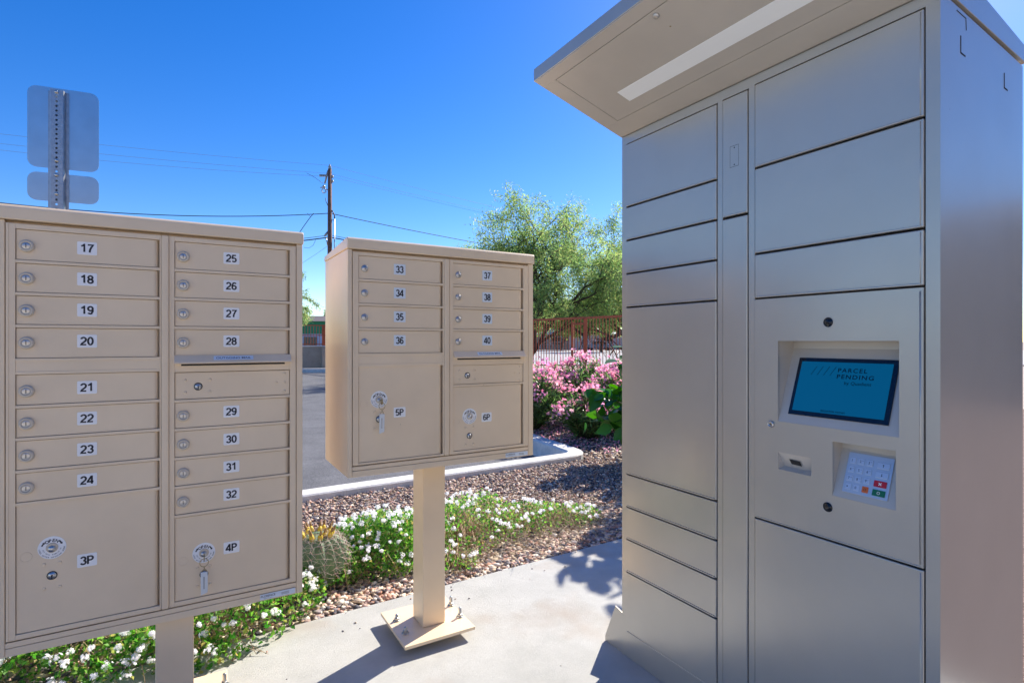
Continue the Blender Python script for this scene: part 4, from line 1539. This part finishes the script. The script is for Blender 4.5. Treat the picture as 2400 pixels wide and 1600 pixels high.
def tree(name, label, base, h, crownr, nleaf, leaf, size, seed, mat_leaf='mesquite_leaf', trunkh=0.25, maxd=5, clump=0.3, cat='tree', group=None, template=(LEAF_V, LEAF_F), squash=1.0, zlow=0.25, lean=(0, 0), shift=(0, 0), stems=1, spread=0.62):
    rnd = random.Random(seed); rng = np.random.default_rng(seed)
    t = thing(name, label, cat, tuple(base), group)
    mb = MB(); tips = []
    for q in range(stems):
        a = 2 * pi * q / stems + 0.7
        k = 0.0 if stems == 1 else 0.45
        branch(mb, tips, rnd, Vector(base), Vector((lean[0] + k * cos(a), lean[1] + k * sin(a), 1)).normalized(), h * trunkh, h * 0.022 / sqrt(stems), 0, maxd, spread, 0.6)
    T = np.array([q[0][:] for q in tips])
    # fit the skeleton tips in the wanted crown
    b = np.array(base)
    rr = np.linalg.norm((T - b)[:, :2], axis=1)
    sxy = crownr / np.percentile(rr, 93); sz = h * 0.95 / np.percentile((T - b)[:, 2], 98)

    def fit(P):
        P = np.array(P) - b
        f = np.clip(P[:, 2] / (h * trunkh), 0, 1)
        P[:, 0] *= 1 + (sxy - 1) * f; P[:, 1] *= 1 + (sxy - 1) * f
        P[:, 2] *= 1 + (sz - 1) * f
        P[:, 0] += shift[0] * f; P[:, 1] += shift[1] * f
        return P + b
    mb.v = [tuple(v) for v in fit(mb.v)]
    T = fit(T)
    mb.build('trunk', 'bark', t)
    T = T[T[:, 2] > b[2] + h * zlow]
    idx = rng.integers(0, len(T), nleaf)
    pos = T[idx] + rand_dirs(nleaf, 0, rng) * (rng.uniform(0, 1, (nleaf, 1)) ** 0.6) * clump
    d = rand_dirs(nleaf, -0.2, rng)
    V, F = inst(template[0], template[1], pos, frames(d, 0.9, rng), rng.uniform(size * 0.6, size * 1.3, nleaf))
    np_mesh('crown', V, F, mat_leaf, t)
    return t


FEATH_V = [(0, 0, 0), (-.16, .35, .03), (.16, .35, .03), (0, 1, 0)]
FEATH_F = [(0, 2, 1), (1, 2, 3)]
FE = (FEATH_V, FEATH_F)
G = 'feathery mesquite trees beyond the lot'
tree('mesquite_tree', 'large feathery green mesquite tree rising behind the shorter mailbox and fence', C2W(0.2, 24, -0.15), 7.2, 4.15, 88000, None, 0.115, 5, clump=0.34, trunkh=0.19, maxd=5, stems=4, spread=0.8, template=FE, group=G, zlow=0.28, shift=C2W(1.25, 0)[:2])
tree('mesquite_tree', 'lower right mesquite tree whose crown runs behind the parcel locker', C2W(6.9, 25.5, -0.15), 6.5, 4.0, 85000, None, 0.115, 17, clump=0.36, trunkh=0.19, maxd=5, stems=4, spread=0.8, template=FE, group=G, zlow=0.27, shift=C2W(-1.7, 0)[:2])
tree('mesquite_tree', 'small mesquite tree behind the taller mailbox with twigs showing in the gap', C2W(-8.75, 18, -0.1), 3.9, 1.85, 14000, None, 0.08, 23, clump=0.13, trunkh=0.25, maxd=5, template=FE, group=G, zlow=0.25)
tree('pine_tree', 'dark pine top showing left of the shorter mailbox above the green building', C2W(-18.6, 54, -0.1), 4.9, 1.5, 6000, None, 0.30, 31, mat_leaf='bush_leaf', clump=0.25, trunkh=0.5, maxd=4, template=FE)
tree('background_tree', 'bright green tree standing in front of the far houses at the right of the fence', C2W(11.5, 70, -0.15), 6.0, 4.0, 12000, None, 0.34, 41, mat_leaf='bush_leaf', clump=0.6, trunkh=0.18, maxd=4, group='trees among the far houses', zlow=0.1)
tree('background_tree', 'green tree standing between the white-roofed house and the gabled house', C2W(7.4, 82, -0.15), 6.5, 2.6, 9000, None, 0.34, 43, mat_leaf='bush_leaf', clump=0.6, trunkh=0.15, maxd=4, group='trees among the far houses', zlow=0.05)
tree('background_tree', 'dark green tree at the left end of the white-roofed house', C2W(1.5, 88, -0.15), 6.5, 4.0, 9000, None, 0.36, 47, mat_leaf='bush_leaf', clump=0.7, trunkh=0.15, maxd=4, group='trees among the far houses', zlow=0.25)
tree('background_tree', 'tall dense dark tree far behind the houses', C2W(14, 112, -0.15), 9.5, 13.0, 26000, None, 0.60, 53, mat_leaf='bush_leaf', clump=1.1, trunkh=0.15, maxd=4, group='trees among the far houses', zlow=0.1)

# ------------------------------------------------------------------ right fence (rust red)
fa, fb = Vector((8.56, 13.3, 0)), Vector((9.14, 10.16, 0))
fd = (fb - fa).normalized()


def f_at(px):
    lo, hi = -20.0, 12.0
    for _ in range(60):
        m_ = (lo + hi) / 2
        p_ = fa + fd * m_
        xc = p_.x * cos(A) - p_.y * sin(A); d = p_.x * sin(A) + p_.y * cos(A)
        if 1200 + FPX * xc / d < px: lo = m_
        else: hi = m_
    return lo


fn = Vector((-fd.y, fd.x, 0))
FT = 1.83


def beam(mb, a, b, w, h):
    """square beam between two points"""
    a = Vector(a); b = Vector(b); d = (b - a).normalized()
    u = d.cross(Vector((0, 0, 1)))
    if u.length < 1e-3: u = Vector((1, 0, 0)) if abs(fd.y) < .5 else fd.copy()
    u.normalize(); v = d.cross(u).normalized()
    vs = [p_ + u * sx * w / 2 + v * sy * h / 2 for p_ in (a, b) for sx, sy in ((-1, -1), (1, -1), (1, 1), (-1, 1))]
    mb.add(vs, [(0, 3, 2, 1), (4, 5, 6, 7), (0, 1, 5, 4), (1, 2, 6, 5), (2, 3, 7, 6), (3, 0, 4, 7)])


rf = thing('metal_fence', 'rust red metal picket fence with a small gate behind the pink oleanders', 'fence', tuple(fa))
tg0, tg1 = f_at(1341), f_at(1372)
t0, t1 = -12.9, 5.5
mb = MB(); beam(mb, fa + fd * t0 + Vector((0, 0, FT)), fa + fd * t1 + Vector((0, 0, FT)), 0.05, 0.055); mb.build('top_rail', 'rust', rf)
mb = MB(); beam(mb, fa + fd * t0 + Vector((0, 0, 0.12)), fa + fd * t1 + Vector((0, 0, 0.12)), 0.045, 0.045); mb.build('bottom_rail', 'rust', rf)
mb = MB()
t_ = t0 + 0.1
while t_ < t1:
    if not (tg0 - 0.05 < t_ < tg1 + 0.06 and False):
        p_ = fa + fd * t_
        mb.lathe((p_.x, p_.y, 0), (0, 0, 1), [(0.0128, 0.10), (0.0128, FT - 0.02)], 4, smooth=False)
    t_ += 0.107
mb.build('picket_panel', 'rust', rf)
for t_ in (tg1, tg1 + 3.6, tg1 - 3.7, tg1 - 6.4, tg1 - 9.1):
    mb = MB(); p_ = fa + fd * t_
    mb.lathe((p_.x, p_.y, 0), (0, 0, 1), [(0.055, -0.15), (0.055, FT + 0.015)], 4, smooth=False)
    mb.build('post', 'rust', rf)
mb = MB()
gp = fa + fd * tg0 - fn * 0.0
mb.lathe((gp.x, gp.y, 0), (0, 0, 1), [(0.042, -0.15), (0.042, FT - 0.10)], 4, smooth=False)
beam(mb, fa + fd * tg0 + Vector((0, 0, FT - 0.155)) , fa + fd * (tg1 - 0.03) + Vector((0, 0, FT - 0.155)), 0.05, 0.05)
mb.build('gate', 'rust', rf)

# ------------------------------------------------------------------ left wall and fence
rw_ = thing('retaining_wall', 'beige retaining wall across the far end of the parking lot', 'wall', (-3, 26.0, 0))
mb = MB(); mb.box(-14, 6.25, 25.9, 26.1, -0.2, 0.965); mb.box(5.15, 5.35, 25.6, 25.9, -0.2, 0.93)
mb.build('wall_body', 'stucco', rw_)
mb = MB(); mb.box(-14.02, 6.27, 25.86, 26.14, 0.968, 1.02, bev=0.01)
mb.build('wall_cap', 'kerb', rw_)
lf = thing('metal_fence', 'rust red metal picket fence standing on the beige retaining wall', 'fence', (-3, 26, 1.02))
mb = MB(); mb.box(-14, 6.2, 25.98, 26.02, 1.92, 1.97); mb.build('top_rail', 'rust', lf)
mb = MB(); mb.box(-14, 6.2, 25.98, 26.02, 1.47, 1.51); mb.build('middle_rail', 'rust', lf)
mb = MB(); mb.box(-14, 6.2, 25.98, 26.02, 1.06, 1.10); mb.build('bottom_rail', 'rust', lf)
mb = MB()
x = -13.9
while x < 6.2:
    mb.box(x - 0.010, x + 0.010, 25.985, 26.015, 1.02, 1.92); x += 0.125
mb.build('picket_panel', 'rust', lf)
for x in (-10.7, -7.1, -3.5, 0.1, 2.6, 5.28):
    mb = MB(); mb.box(x - 0.05, x + 0.05, 25.95, 26.05, 1.02, 1.985); mb.build('post', 'rust', lf)


# ------------------------------------------------------------------ far buildings
def house(name, label, xc, d, w, dep, h, wall, roof, openings, cat='house', gable=0.0, over=0.5, rot=-A, fascia=None, group=None):
    c = C2W(xc, d, -0.2)
    t = thing(name, label, cat, tuple(c), group, local=True, rotz=rot)
    mb = MB()
    if gable: mb.prism([(-w / 2, 0), (w / 2, 0), (w / 2, h), (0, h + gable), (-w / 2, h)], 'y', 0, dep)
    else: mb.box(-w / 2, w / 2, 0, dep, 0, h)
    mb.build('wall', wall, t)
    mb = MB()
    if gable:
        for s in (-1, 1):
            mb.prism([(s * (w / 2 + over), h - 0.08), (0, h + gable + 0.02), (0, h + gable + 0.20), (s * (w / 2 + over), h + 0.10)], 'y', -over, dep + over)
    else:
        mb.prism([(-over, h + 0.005), (dep / 2, h + 0.9), (dep + over, h + 0.005), (dep + over, h - 0.18), (-over, h - 0.18)], 'x', -w / 2 - over, w / 2 + over)
    mb.build('roof', roof, t)
    for (a, b, z0, z1, nm, mt) in openings:
        mb = MB(); mb.box(a, b, -0.03, 0.05, z0, z1)
        o = mb.build(nm, mt, t)
        mb = MB()
        for q in ((a - .07, a, z0, z1), (b, b + .07, z0, z1), (a - .07, b + .07, z1, z1 + .07)):
            mb.box(q[0], q[1], -0.05, 0.05, q[2], q[3])
        mb.build('frame', 'roofwhite', o)
    return t


house('house', 'low house with white roof and dark openings seen through the left part of the fence', 5.2, 95, 10.5, 8, 2.75, 'housewall2', 'roofwhite',
      [(-3.8, -1.8, 0.9, 2.1, 'window', 'darkwin'), (-0.2, 0.9, 0.2, 2.2, 'door', 'darkwin'), (1.6, 3.4, 0.9, 2.2, 'window', 'darkwin')], group='houses across the street')
house('house', 'pale pinkish gabled house with a dark blue door seen beside the fence gate', 12.1, 93, 4.6, 8, 2.6, 'housewall', 'roofdark',
      [(-0.1, 0.9, 1.0, 2.3, 'window', 'blue_door')], gable=0.8, group='houses across the street')
house('house', 'long low house with white fascia half hidden by bright green tree', 19.5, 97, 9.0, 8, 2.8, 'housewall', 'roofwhite',
      [(-3.0, -1.6, 0.9, 2.2, 'window', 'darkwin'), (0.4, 1.5, 0.2, 2.2, 'door', 'darkwin')], group='houses across the street')
# chain link fence of the yards
c = C2W(5, 86, -0.2)
t = thing('chain_link_fence', 'grey chain link fence along the front yards of the far houses', 'fence', tuple(c), local=True, rotz=-A)
mb = MB()
x = -6.0
while x < 11.0:
    mb.box(x - .015, x + .015, -0.01, 0.01, 0.05, 1.3); x += 0.20
mb.build('mesh_panel', 'chain', t)
mb = MB(); mb.box(-6, 11, -0.02, 0.02, 1.3, 1.36); mb.build('top_rail', 'chain', t)
for x in (-6, -3, 0, 3, 6, 9, 11):
    mb = MB(); mb.box(x - .04, x + .04, -0.04, 0.04, 0, 1.42); mb.build('post', 'chain', t)
# parked car in the far yard
c = C2W(13.4, 84, -0.16)
t = thing('parked_car', 'small grey blue parked car in front of the far gabled house', 'car', tuple(c), local=True, rotz=-A)
mb = MB()
mb.prism([(-2.1, .35), (-2.1, .8), (-1.9, .92), (-1.2, .98), (-.7, 1.42), (.7, 1.45), (1.3, 1.0), (2.0, .9), (2.15, .6), (2.1, .35)], 'y', -0.85, 0.85, bev=0.05)
bd = mb.build('body', 'carpaint', t)
mb = MB(); mb.prism([(-1.05, .99), (-.65, 1.36), (.65, 1.38), (1.1, 1.0)], 'y', -0.862, 0.862); mb.build('window', 'darkwin', bd)
for x in (-1.3, 1.3):
    for y in (-.82, .62):
        mb = MB(); mb.lathe((x, y, .32), (0, 1, 0), [(.32, 0), (.33, .05), (.33, .18), (.32, .2)], 18); mb.build('wheel', 'tyre', t)
# green building beyond the retaining wall
c = C2W(-17.0, 46, -0.2)
t = thing('green_building', 'green building with pale blue lower wall beyond the far fence', 'building', tuple(c), local=True, rotz=-A)
mb = MB(); mb.box(-6, 6, 0, 8, 2.05, 3.10); mb.build('upper_wall', 'greenwall', t)
mb = MB(); mb.box(-6.0, 6.0, 0.03, 7.97, 0, 2.045); mb.build('lower_wall', 'palewall', t)
mb = MB(); mb.prism([(-0.4, 3.105), (4, 3.75), (8.4, 3.105)], 'x', -6.4, 6.4); mb.build('roof', 'roofdark', t)
for x in (-3.5, -0.6, 2.4):
    mb = MB(); mb.box(x, x + 1.1, -0.02, 0.08, 0.9, 1.8); mb.build('window', 'darkwin', t)
# apartment building behind the photographer's right shoulder (mirrored in the locker's side)
c = (19.0, -8.0, -0.2)
t = thing('offscreen_building', 'beige single storey building behind the parcel locker, mirrored in its side panel', 'building', c, local=True)
mb = MB(); mb.box(0, 10, -13, 9.5, 0, 4.6); mb.build('wall', 'stucco', t)
mb = MB(); mb.prism([(-0.5, 4.605), (5, 6.2), (10.5, 4.605)], 'y', -13.5, 10.0); mb.build('roof', 'roofdark', t)
for y in (-11, -7.5, -4, -0.5, 3, 6.5):
    mb = MB(); mb.box(-0.03, 0.1, y, y + 1.3, 1.1, 2.5); w_ = mb.build('window', 'darkwin', t)
    mb = MB(); mb.box(-0.05, 0.02, y - 0.08, y - 0.001, 1.02, 2.58); mb.box(-0.05, 0.02, y + 1.301, y + 1.38, 1.02, 2.58); mb.box(-0.05, 0.02, y, y + 1.3, 2.501, 2.58); mb.build('frame', 'roofwhite', w_)


M['cream'] = ground_mat('cream_bounce_stucco', (0.66, 0.57, 0.46), (0.74, 0.65, 0.53), 3, 0.4, 120)
c = (-3.0, -9.0, -0.2)  # unseen building, added so its sunlit wall warms the shaded mailbox fronts
t = thing('offscreen_building', 'long cream single storey building added out of view behind the camera to bounce warm light', 'building', c, local=True)
mb = MB(); mb.box(-17, 13, -10, 0, 0, 4.5); mb.build('wall', 'cream', t)
mb = MB(); mb.prism([(0.6, 4.505), (-5, 5.4), (-10.6, 4.505)], 'x', -17.5, 13.5); mb.build('roof', 'roofdark', t)
for z in (1.2,):
    for k in range(9):
        x = -15.5 + k * 3.2
        mb = MB(); mb.box(x, x + 1.3, -0.1, 0.03, z, z + 1.3); w_ = mb.build('window', 'darkwin', t)
        mb = MB(); mb.box(x - 0.08, x - 0.001, -0.02, 0.05, z - .08, z + 1.38); mb.box(x + 1.301, x + 1.38, -0.02, 0.05, z - .08, z + 1.38); mb.box(x, x + 1.3, -0.02, 0.05, z + 1.301, z + 1.38); mb.build('frame', 'roofwhite', w_)


# ------------------------------------------------------------------ planting
def in_blob(q, blobs):
    """height of a mound at points q; blobs = (x,y,rx,ry,h)"""
    h = np.zeros(len(q))
    for (x, y, rx, ry, hh) in blobs:
        r2 = ((q[:, 0] - x) / rx) ** 2 + ((q[:, 1] - y) / ry) ** 2
        h = np.maximum(h, hh * np.sqrt(np.clip(1 - r2, 0, 1)))
    return h


def wob(q, seed, f=7.0):
    a = np.sin(q[:, 0] * f + seed) * np.cos(q[:, 1] * f * 1.3 + seed * 2) + 0.6 * np.sin(q[:, 0] * f * 2.7 + 1.3 * seed) * np.sin(q[:, 1] * f * 3.1)
    return 1 + 0.28 * a


def lantana(label, blobs, nleaf, nflow, ntwig, seed, size=0.018):
    rng = np.random.default_rng(seed); rnd = random.Random(seed)
    B = np.array(blobs)
    cx, cy = B[:, 0].mean(), B[:, 1].mean()
    t = thing('lantana_shrub', label, 'shrub', (cx, cy, 0), 'low white lantana along the pavement edge')
    lo = (B[:, :2] - B[:, 2:4]).min(0); hi = (B[:, :2] + B[:, 2:4]).max(0)

    def sample(n, top):
        out = []; c = 0
        while c < n:
            q = rng.uniform(lo, hi, (n * 2, 2))
            h = in_blob(q, blobs) * wob(q, seed)
            k = (h > 0.025) & (rng.uniform(0, 1, len(q)) < np.clip(wob(q, seed + 3, 11.0) - 0.15, 0.1, 1))
            q = q[k]; h = h[k]
            z = h * (rng.uniform(0.12, 1, len(q)) ** 0.45) if not top else h * rng.uniform(0.88, 1.1, len(q))
            out.append(np.column_stack([q, z])); c += len(q)
        return np.concatenate(out)[:n]
    P = sample(nleaf, False)
    d = rand_dirs(nleaf, 0.6, rng)
    V, F = inst(LEAF_V, LEAF_F, P, frames(d, 0.7, rng), rng.uniform(size * .7, size * 1.35, nleaf))
    np_mesh('foliage', V, F, 'lantana_leaf', t)
    # flower heads: domes of small florets
    Pf = sample(nflow, True); nf = 22
    pos = []; dr = []
    for c_ in Pf:
        hs_ = rng.uniform(.55, 1.25)
        nrm = rand_dirs(1, 2.0, rng)[0]
        o = rand_dirs(nf, 0, rng); o[np.sum(o * nrm, 1) < 0] *= -1
        pos.append(c_ + np.array([0, 0, .006]) + o * hs_ * 0.0175 * rng.uniform(.25, 1.05, (nf, 1))); dr.append(o)
    pos = np.concatenate(pos); dr = np.concatenate(dr)
    star = [(0, 0, 0)] + [((1.0 if k % 2 == 0 else .55) * cos(2 * pi * k / 10), (1.0 if k % 2 == 0 else .55) * sin(2 * pi * k / 10), 0.1) for k in range(10)]
    sf_ = [(0, k + 1, (k + 1) % 10 + 1) for k in range(10)]
    t1_ = np.cross(dr, rng.normal(0, 1, dr.shape)); t1_ /= np.linalg.norm(t1_, axis=1, keepdims=True)
    t2_ = np.cross(dr, t1_)
    V, F = inst(star, sf_, pos, np.stack([t1_, t2_, dr], 2), rng.uniform(.0055, .0080, len(pos)))
    np_mesh('flowers', V, F, 'lantana_flower', t)
    mb = MB()
    for _ in range(ntwig):
        b_ = blobs[rnd.randrange(len(blobs))]
        a = rnd.uniform(0, 2 * pi); r0 = rnd.uniform(0, .5); r1 = rnd.uniform(.5, 1.15)
        p0 = Vector((b_[0] + cos(a) * r0 * b_[2], b_[1] + sin(a) * r0 * b_[3], 0.0))
        p1 = Vector((b_[0] + cos(a + rnd.gauss(0, .4)) * r1 * b_[2], b_[1] + sin(a + rnd.gauss(0, .4)) * r1 * b_[3], max(0.005, b_[4] * (1.05 - r1) * rnd.uniform(.3, 1.2))))
        m_ = (p0 + p1) / 2 + Vector((rnd.gauss(0, .02), rnd.gauss(0, .02), b_[4] * rnd.uniform(.2, .7)))
        mb.tube([p0, m_, p1], [.0022, .0016, .0009], 4)
    mb.build('twigs', 'twig', t)
    return t


lantana('dense lantana shrub with white flower heads under the taller mailbox',
        [(-1.35, 2.85, .50, .42, .24), (-0.75, 2.80, .50, .44, .26), (-0.2, 2.74, .45, .42, .26), (0.12, 2.66, .34, .34, .24), (0.30, 2.72, .26, .26, .18), (.05, 2.45, .20, .17, .12)], 22000, 850, 260, 3, size=0.022)
lantana('round lantana shrub full of white flowers between the cactus and the long pedestal',
        [(0.90, 3.02, .34, .34, .22), (0.78, 2.93, .22, .24, .18), (1.08, 3.12, .32, .28, .19), (0.60, 2.82, .15, .13, .12)], 11000, 230, 180, 4, size=0.019)
lantana('sprawling thin lantana shrub with dry twigs right of the long pedestal',
        [(1.36, 3.05, .30, .36, .20), (1.62, 3.15, .34, .36, .18), (1.92, 3.05, .30, .26, .13), (1.22, 2.72, .16, .16, .10), (2.2, 2.98, .28, .18, .08)], 4300, 165, 700, 5, size=0.0175)
# dry grass runners at the right end
rng = np.random.default_rng(77)
n = 2600
q = np.column_stack([rng.normal(1.9, .42, n), rng.normal(2.93, .20, n)])
q[:, 1] = np.maximum(q[:, 1], 2.58)
d = rand_dirs(n, 0.15, rng)
V, F = inst([(0, 0, 0), (-.008, .5, .12), (.008, .5, .12), (0, 1, 0)], [(0, 2, 1), (1, 2, 3)], np.column_stack([q, rng.uniform(0, .04, n)]), frames(d, .5, rng), rng.uniform(.06, .17, n))
V[:, 2] = np.maximum(V[:, 2], 0.0)
tag(np_mesh('dry_grass', V, F, 'straw'), 'straw coloured dry grass runners lying on the gravel', 'dry grass', kind='stuff')

# barrel cactus
cxy = (0.548, 2.84)
ct = thing('barrel_cactus', 'round barrel cactus with long spines and a ring of yellow fruits', 'cactus', (cxy[0], cxy[1], 0))
mb = MB()
nr, na, ribs = 18, 96, 16
vs = []; fs = []
RC, HC = 0.135, 0.25


def cpt(th, ph, extra=0.0):
    rr = RC * (sin(ph) ** 0.75 if ph > 0 else 0) * (1 + 0.10 * cos(ribs * th)) + extra * sin(ph)
    z = HC / 2 - cos(ph) * -1 * 0
    zz = 0.115 + (HC - 0.115) * cos(ph) if ph < pi / 2 else 0.115 + 0.125 * cos(ph)
    return (cxy[0] + rr * cos(th), cxy[1] + rr * sin(th), zz + extra * cos(ph))


for i in range(nr + 1):
    ph = pi * 0.97 * i / nr + 0.02
    for k in range(na):
        vs.append(cpt(2 * pi * k / na, ph))
for i in range(nr):
    for k in range(na):
        k2 = (k + 1) % na
        fs.append((i * na + k, (i + 1) * na + k, (i + 1) * na + k2, i * na + k2))
fs.append(tuple(range(na))[::-1])
mb.add(vs, fs, 0, True)
mb.build('cactus_body', 'cactus', ct)
mb = MB()
rnd = random.Random(5)
for r_ in range(ribs):
    th = 2 * pi * r_ / ribs
    for i in range(8):
        ph = 0.30 + i * 0.215
        c = Vector(cpt(th, ph)); nrm = Vector((cos(th) * sin(ph), sin(th) * sin(ph), cos(ph)))
        for s in range(6):
            a = 2 * pi * s / 6 + rnd.uniform(-.3, .3)
            o = nrm.orthogonal().normalized(); o.rotate(Matrix.Rotation(a, 3, nrm))
            L = rnd.uniform(.030, .052) if s else .06
            e = (nrm * rnd.uniform(.35, .7) + o).normalized() if s else nrm
            m_ = c + e * L * .55; q_ = c + e * L + o * L * .12 - nrm * L * .15
            mb.tube([c, m_, q_], [.0010, .0008, .0003], 3, smooth=False)
mb.build('spines', 'spine', ct)
for k in range(15):
    a = 2 * pi * k / 15 + rnd.uniform(-.15, .15)
    r0 = .062 if k % 3 else .04
    c = Vector((cxy[0] + cos(a) * r0, cxy[1] + sin(a) * r0, HC - 0.022))
    ax = Vector((cos(a) * .45, sin(a) * .45, 1)).normalized()
    mb = MB()
    mb.lathe(c, ax, [(.004, 0), (.010, .008), (.0125, .022), (.010, .036), (.006, .042)], 10, 0)
    mb.lathe(c, ax, [(.006, .041), (.0075, .050), (.004, .064), (.001, .070)], 8, 1)
    mb.build('fruit', ['fruit', 'fruit_tip'], ct)


# oleanders
def oleander(label, c, rx, ry, h, nstem, nleafs, nflow, seed):
    rng = np.random.default_rng(seed); rnd = random.Random(seed)
    t = thing('oleander_shrub', label, 'shrub', (c[0], c[1], 0), 'pink oleanders in front of the fence')
    mb = MB(); pos = []; dr = []; tipsl = []
    for s in range(nstem):
        a = rnd.uniform(0, 2 * pi); k = sqrt(rnd.uniform(0, 1))
        top = Vector((c[0] + cos(a) * k * rx, c[1] + sin(a) * k * ry, h * rnd.uniform(.62, 1.05) * (1 - .42 * k * k)))
        base = Vector((c[0] + cos(a) * k * rx * .25, c[1] + sin(a) * k * ry * .25, 0))
        mid = (base + top) / 2 + Vector((rnd.gauss(0, .03), rnd.gauss(0, .03), .05))
        mb.tube([base, mid, top], [.010, .007, .004], 5)
        tipsl.append(top)
        for q in range(nleafs):
            u = rnd.uniform(.12, 1.0)
            p_ = base.lerp(mid, u * 2) if u < .5 else mid.lerp(top, u * 2 - 1)
            pos.append(p_[:])
            dd = (top - base).normalized() * rnd.uniform(.3, 1.2) + Vector((rnd.gauss(0, .8), rnd.gauss(0, .8), rnd.gauss(0, .35)))
            dr.append(dd[:])
    pos = np.array(pos); dr = np.array(dr)
    V, F = inst(LONG_V, LONG_F, pos, frames(dr, .7, rng), rng.uniform(.08, .15, len(pos)))
    np_mesh('foliage', V, F, 'oleander_leaf', t)
    mb.build('stems', 'greenwood', t)
    fp = []; fdr = []
    for top in rnd.sample(tipsl, min(nflow, len(tipsl))):
        for q in range(17):
            fp.append((top.x + rnd.gauss(0, .050), top.y + rnd.gauss(0, .050), top.z + rnd.gauss(.025, .036)))
    fp = np.array(fp)
    star = [(0, 0, 0)] + [((1.0 if k % 2 == 0 else .5) * cos(2 * pi * k / 10), (1.0 if k % 2 == 0 else .5) * sin(2 * pi * k / 10), 0.25) for k in range(10)]
    sf_ = [(0, k + 1, (k + 1) % 10 + 1) for k in range(10)]
    d = rand_dirs(len(fp), .6, rng)
    V, F = inst(star, sf_, fp, frames(d, 1.0, rng), rng.uniform(.022, .034, len(fp)))
    np_mesh('flowers', V, F, 'oleander_flower', t)


oleander('pink oleander nearest the shorter mailbox, cut by its right edge', C2W(0.20, 7.6)[:2], .66, .66, .90, 150, 38, 56, 61)
oleander('pink oleander in the middle of the row below the fence gate', C2W(1.05, 8.3)[:2], .66, .62, .97, 150, 38, 60, 62)
oleander('low front oleander with pink flowers low on its stems', C2W(0.98, 6.9)[:2], .48, .45, .58, 90, 34, 26, 63)
oleander('pink oleander at the right end, beside the broad leaved plant and the locker', C2W(1.55, 7.4)[:2], .55, .55, .93, 130, 38, 52, 64)
oleander('pink oleander farthest back, left and mostly behind the shorter mailbox', C2W(-0.75, 8.6)[:2], .6, .6, .85, 80, 30, 30, 65)

# petals dropped under the oleanders
rng = np.random.default_rng(101)
n = 900
q = np.column_stack([rng.normal(4.35, .45, n), rng.normal(5.7, .75, n), rng.uniform(0.002, 0.02, n)])
q = q[(q[:, 0] > 3.75)]
d = rand_dirs(len(q), 0.2, rng)
V, F = inst([(-.5, -.35, 0), (.5, -.3, .1), (.45, .4, .25), (-.4, .45, 0)], [(0, 1, 2), (0, 2, 3)], q, frames(d, .6, rng), rng.uniform(.012, .026, len(q)))
tag(np_mesh('fallen_petals', V, F, 'oleander_flower'), 'pink petals fallen on the gravel in front of the oleanders', 'petals', kind='stuff')

# broad leaved shrub behind the locker
rng = np.random.default_rng(9); rnd = random.Random(9)
bl = thing('broadleaf_shrub', 'tall shrub with broad glossy green leaves just behind the parcel locker', 'shrub', (4.25, 3.8, 0))
mb = MB(); pos = []; dr = []
BL0 = Vector((4.25, 3.8, 0))
for s in range(74):
    a = rnd.uniform(0, 2 * pi); k = rnd.uniform(.1, 1)
    if s < 46: top = Vector((4.62 + cos(a) * k * .66, 3.16 + sin(a) * k * .44, rnd.uniform(1.35, 2.35)))
    else: top = Vector((4.00 + cos(a) * k * .66, 4.0 + sin(a) * k * .60, rnd.uniform(.35, 1.02)))
    base = BL0 + Vector((cos(a) * .10, sin(a) * .10, 0))
    mid = (base + top) / 2 + Vector((rnd.gauss(0, .07), rnd.gauss(0, .07), .12))
    mb.tube([base, mid, top], [.016, .010, .004], 6)
    for q in range(15 if s < 46 else 19):
        u = rnd.uniform(.45, 1.05)
        p_ = mid.lerp(top, u * 1.3 - .3)
        pos.append(((p_ + Vector((rnd.gauss(0, .07), rnd.gauss(0, .07), rnd.gauss(0, .06))))[:])); dr.append((rnd.gauss(0, 1), rnd.gauss(0, 1), rnd.gauss(-.5, .5)))
pos = np.array(pos); dr = np.array(dr)
V, F = inst(BROAD_V, BROAD_F, pos, frames(dr, .6, rng), rng.uniform(.10, .19, len(pos)))
np_mesh('foliage', V, F, 'broad_leaf', bl)
mb.build('stems', 'greenwood', bl)
# fallen leaf and litter
mb = MB()
c = Vector((1.62, 3.98, 0.012))
mb.add([c + Vector(v) for v in ((-.015, 0, 0), (.0, -.02, .02), (.018, 0, .055), (.004, .02, .03))], [(0, 1, 2, 3)], 0)
mb.tube([c, c + Vector((-.01, 0, -.012))], .0015, 4)
tag(mb.build('fallen_leaf', 'orange_leaf' if 'orange_leaf' in M else 'fruit_tip'), 'single dry orange leaf standing on the gravel near the kerb', 'leaf')
